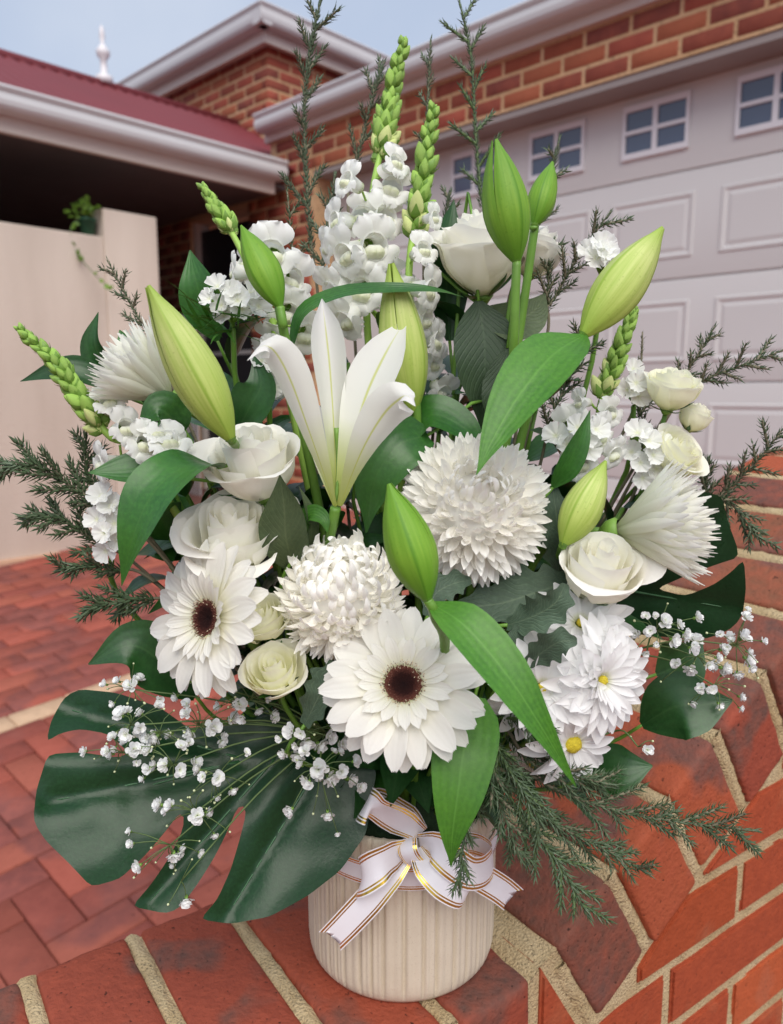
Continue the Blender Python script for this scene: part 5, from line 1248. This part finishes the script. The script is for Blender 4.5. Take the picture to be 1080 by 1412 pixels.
# lower right mass
for i, (lb, path, n, L) in enumerate([
  ('longest needle sprig trailing across the coping toward the brick face', [(680, 1040, .475), (770, 1090, .455), (860, 1120, .45), (950, 1135, .448), (1046, 1146, .448)], 12, 74),
  ('needle sprig hanging down beside the vase over the dark coping brick', [(680, 1060, .47), (720, 1130, .45), (770, 1190, .443), (812, 1266, .44)], 11, 66),
  ('needle sprig drooping below the longest one', [(690, 1060, .475), (760, 1130, .452), (830, 1170, .447), (895, 1205, .445)], 9, 62),
  ('short needle sprig lying over the right ribbon tail', [(655, 1040, .46), (650, 1110, .437), (638, 1170, .43), (634, 1232, .43)], 6, 40),
  ('needle sprig under the lowest daisy', [(690, 1000, .475), (730, 1050, .455), (790, 1070, .448), (845, 1082, .446)], 9, 56),
  ('bushy needle sprig beneath the long arching leaf', [(670, 990, .465), (690, 1040, .44), (720, 1090, .432), (750, 1140, .43)], 10, 60),
  ('bushy needle sprig pressed against the hanging lily leaf', [(672, 985, .46), (668, 1050, .436), (690, 1110, .43), (720, 1190, .43)], 9, 60),
  ('pale tipped needle sprig right under the daisy spray', [(670, 1000, .47), (705, 990, .452), (725, 1000, .445), (770, 1030, .443)], 6, 40)]):
    sp(lb, path, n, L, 230 + i, nl=16, dens=1.0, wid=.095, spread=.6, bare=.05, mat='needle' if i % 2 else 'needle', twig='twig_green' if i % 2 else 'twig')

# ------------------------------------------------------------------ baby's breath
def gyp_mesh(seed):
    g = G(); rnd = random.Random(seed)
    for k in range(16):
        pol = rnd.uniform(.1, 1.45); az = k * 2.4; d = V((math.sin(pol) * math.cos(az), math.sin(pol) * math.sin(az), math.cos(pol)))
        q = d * .35; up = V((0, 0, 1)) if pol > .4 else V((1, 0, 0))
        v, f, uv = sheet([q * .3, q + d * .3, q + d * .62 + V((0, 0, .1))], [.12, .34, .36, .18], up, .3, 0, 5, 4, .25, 5, k)
        g.add(v, f, uv)
    v, f, uv = lathe([(.02, -.42), (.16, -.34), (.22, -.12), (.12, .1)], 6); g.add(v, f, uv, 1)
    return g.mesh('blossom', [MT['gyp'], MT['calyx']])
GYP = [gyp_mesh(i) for i in range(3)]
v, f, uv = lathe([(.001, -.5), (.32, -.35), (.45, 0), (.36, .3), (.12, .5), (.001, .52)], 8); GBUD = mesh('bud', v, f, MT['gyp_bud'])
def babys_breath(label, root, hubs, seed):
    """root (px,py,Y); hubs: (px,py,Y,[blossoms (dx,dy,size)])"""
    rnd = random.Random(seed); r0 = P(*root); e = foam_pt(r0)
    th = thing('babys_breath', e, label, 'baby\'s breath'); g = G()
    v, f, uv = tube([e, e.lerp(r0, .6), r0], [.0011, .0009], 5, 8); g.add(v, f, uv)
    for hx, hy, hY, bl in hubs:
        if len(bl) > 3: bl = bl + [(rnd.uniform(-42, 42), rnd.uniform(-32, 32), rnd.uniform(11, 18)) for _ in range(4)] + [(rnd.uniform(-50, 50), rnd.uniform(-40, 40), rnd.uniform(5, 8)) for _ in range(4)]
        h = P(hx, hy, hY); mid = r0.lerp(h, .5) + V((0, 0, .006))
        v, f, uv = tube([r0, mid, h], [.0007, .0005], 5, 9); g.add(v, f, uv)
        for (dx, dy, s) in bl:
            Yq = hY + rnd.uniform(-.010, .010); q = P(hx + dx, hy + dy, Yq); k = s / 2 * mpp(hx, hy, hY) * (1.18 if s > 8 else 1.1)
            d = (q - h).normalized(); d = (d + V((0, -.8, .4))).normalized()
            v, f, uv = tube([h, h.lerp(q, .5) + V((rnd.uniform(-.002, .002), 0, .002)), q], .00032, 4, 5); g.add(v, f, uv)
            link('blossom' if s > 8 else 'bud', rnd.choice(GYP) if s > 8 else GBUD, th, frame(q, d, rnd.random() * 6, k))
    link('stems', g.mesh('stems', MT['twig_green']), th); return th
def spray(n, rx, ry, s0, s1, seed, buds=3):
    r = random.Random(seed); out = []
    for i in range(n): out.append((rx * r.uniform(-1, 1), ry * r.uniform(-1, 1), r.uniform(s0, s1)))
    for i in range(buds): out.append((rx * r.uniform(-1.4, 1.4), ry * r.uniform(-1.4, 1.4), r.uniform(5, 7.5)))
    return out
B1 = [(170, 985), (165, 1030), (128, 1035), (205, 1010), (210, 1075), (235, 1060), (265, 1005), (290, 1010), (320, 1000), (255, 1060), (270, 1075), (300, 1072), (345, 990), (365, 1030), (385, 1010), (330, 970), (375, 1045), (240, 1170), (195, 1195), (270, 1120), (225, 1110), (258, 1238), (185, 1165)]
babys_breath("cloud of baby's breath in front of the large monstera leaf, white tufts on wiry stems", (450, 1010, .50), [
  (180, 1000, .47, [(-12, -14, 22), (-6, 12, 20), (12, 4, 16), (-30, 2, 6), (20, -30, 6)]),
  (170, 1038, .468, [(-22, -2, 15), (-15, 2, 15), (14, -4, 20), (-52, -2, 14), (40, -8, 7)]),
  (220, 1010, .472, [(-18, 5, 17), (-3, 5, 20), (20, -30, 6), (26, 10, 7)]),
  (275, 1000, .475, [(-10, 10, 22), (18, 3, 24), (30, 22, 16), (42, -10, 22), (55, -28, 20), (-25, -5, 7), (10, 30, 7), (-2, -18, 6)]),
  (240, 1055, .465, [(-12, 0, 19), (8, 6, 20), (-34, 4, 17), (28, -4, 20), (10, -26, 16), (-42, 18, 12), (44, 10, 8)]),
  (300, 1070, .462, [(0, 2, 21), (-24, -8, 17), (-32, 20, 7), (20, -24, 8), (4, 26, 7)]),
  (345, 965, .475, [(-14, 5, 19), (10, 12, 16), (22, -2, 13), (30, 18, 17), (-30, 10, 6)]),
  (420, 1010, .465, [(-18, -2, 22), (4, 10, 24), (20, 16, 22), (34, 6, 20), (-8, 30, 20), (50, 14, 22), (-34, 8, 12), (4, -18, 10), (60, -10, 7)]),
  (440, 1060, .455, [(0, 0, 26), (14, 12, 24), (30, 4, 20), (42, 14, 20), (-14, 18, 18), (-38, 56, 20), (12, 60, 19), (48, -10, 18), (-24, -4, 14), (56, 24, 17), (-30, -12, 8), (25, 88, 9), (-8, 62, 7), (28, -22, 12)]),
  (270, 1120, .455, [(2, 5, 22), (-48, -10, 20), (10, -30, 7), (-20, -16, 8)]),
  (235, 1165, .452, [(5, 12, 20), (-42, 28, 18), (-52, -2, 15), (-55, -18, 12), (-20, 24, 6), (-26, 4, 7), (-50, 45, 7)]),
  (250, 1215, .450, [(7, 24, 21), (-18, 32, 7), (15, -30, 6)]),
  (180, 950, .49, [(0, -4, 19), (6, -12, 12), (40, 14, 12), (-4, 20, 7)]),
  (262, 940, .48, [(0, 0, 16), (20, 4, 18), (-18, 20, 14)])], 301)
babys_breath("small cluster of baby's breath over the split leaf beside the brick coping", (860, 900, .50), [
  (905, 870, .475, [(-25, 5, 18), (-8, 0, 17), (10, -12, 22), (30, -8, 15), (22, 12, 20), (38, 8, 16), (-14, -20, 13), (54, -18, 18), (48, 24, 20), (-30, -14, 8), (0, 18, 9)]),
  (960, 905, .478, [(-8, 16, 19), (18, 12, 20), (0, -20, 20), (36, 16, 22), (28, 2, 14), (-26, 10, 16), (52, 24, 9)]),
  (1015, 890, .48, [(-8, -10, 16), (8, -10, 24), (14, 18, 22), (20, 30, 14), (2, 38, 16), (14, -38, 16), (16, -48, 10), (30, 45, 7), (-12, 2, 12)]),
  (985, 945, .478, [(-4, 4, 16), (-18, 4, 15), (10, -14, 14), (20, 6, 7)])], 302)
babys_breath("single tuft of baby's breath between the lowest daisy and the coping", (840, 1010, .49), [(880, 1030, .475, [(12, 4, 17), (20, -8, 7), (-10, -14, 6)])], 303)

# ------------------------------------------------------------------ ribbon bow
bow = thing('ribbon_bow', P(575, 1175, .50), 'white satin ribbon bow with gold edge lines tied on the front of the vase', 'bow')
def ribbon(name, pts, hw, nrm, cup=0., n=30, tw=0., wp=None, parent=bow, wave=0., vee=False):
    p3 = [P(*q) for q in pts]; w_ = hw * mpp(*pts[0])
    v, f, uv = sheet(p3, (lambda t: w_ * (interp(wp, t) if wp else 1)), nrm, cup, 0, n, 13, wave, 2, 1, tw)
    if vee:                                       # swallow-tail cut
        T = (p3[-1] - p3[-2]).normalized()
        for j in range(13): v[(n - 1) * 13 + j] = v[(n - 1) * 13 + j] - T * w_ * .9 * (1 - abs(j - 6) / 6)
    v2 = v
    return link(name, mesh(name, v2, f, MT['ribbon'], True, uv), parent)
# upper left loop, front and back
ribbon('loop', [(580, 1150, .498), (555, 1135, .490), (525, 1118, .480), (508, 1112, .478), (504, 1108, .490), (520, 1108, .505), (560, 1128, .512), (582, 1148, .508)], 24, [(-.2, -1, .2), (-.3, -1, .2), (-1, -.4, .4), (-.6, .8, .2), (.2, 1, -.1), (.2, 1, -.1)], 0, 36, wp=[.55, .95, 1, 1, 1, 1, .9, .5])
# lower left loop
ribbon('loop', [(572, 1165, .496), (545, 1180, .486), (520, 1196, .480), (502, 1208, .484), (500, 1214, .494), (520, 1205, .503), (555, 1182, .508), (574, 1168, .505)], 24, [(-.2, -1, -.1), (-.2, -1, -.1), (-.9, -.6, -.1), (-.7, .8, .1), (.2, 1, .1), (.2, 1, .1)], 0, 36, wp=[.5, .95, 1, 1, 1, 1, .85, .5])
# right loops
ribbon('loop', [(578, 1160, .496), (600, 1168, .486), (625, 1190, .480), (650, 1205, .482), (672, 1200, .492), (680, 1180, .503), (660, 1165, .511), (620, 1160, .512), (585, 1160, .508)], 23, [(.1, -1, .1), (.2, -1, .1), (.3, -1, .1), (.8, -.7, .1), (1, .3, .1), (0, 1, .1), (0, 1, .1)], 0, 40, wp=[.5, .95, 1, 1, 1, 1, .9, .7, .5], wave=.06)
ribbon('loop', [(574, 1170, .492), (588, 1195, .482), (612, 1218, .478), (640, 1232, .482), (648, 1222, .492), (630, 1195, .502), (600, 1175, .506), (580, 1168, .503)], 22, [(.5, -1, .3), (.6, -1, .4), (.5, -.9, .2), (.6, -.2, -.6), (-.2, .9, -.4), (-.3, 1, -.2)], 0, 36, wp=[.5, .9, 1, 1, 1, 1, .8, .5], wave=.08)
# tails
ribbon('tail', [(566, 1175, .497), (540, 1205, .489), (510, 1240, .487), (480, 1272, .489), (455, 1297, .492)], 20, [(-.35, -1, .2), (-.5, -1, .1), (-.3, -1, -.2)], .05, 26, wp=[.5, .9, 1, 1, 1], wave=.05, vee=True)
ribbon('tail', [(582, 1170, .499), (625, 1188, .493), (660, 1208, .496), (690, 1226, .500), (708, 1240, .504)], 20, [(.2, -1, .1), (.3, -1, .2), (.2, -1, .0)], .05, 26, wp=[.5, .9, 1, 1, 1], wave=.05, vee=True)
# knot and the band round the pot
ribbon('knot', [(566, 1152, .503), (560, 1160, .488), (562, 1178, .482), (572, 1192, .486), (582, 1196, .496)], 15, [(-.3, -.4, 1), (-.4, -1, .3), (-.2, -1, -.2), (.3, -.5, -1)], -.25, 20, wp=[.8, 1, 1, 1, .8])
v = []; f = []; uv = []
for i in range(97):
    a = i / 96 * math.tau
    for j in range(4):
        v.append(VC + V(((VR + .0012) * math.cos(a), (VR + .0012) * math.sin(a), .098 + .018 * j / 3 + .002 * math.sin(a * 2)))); uv.append((j / 3, a))
link('band', mesh('band', v, grid_faces(97, 4), MT['ribbon'], True, uv), bow)
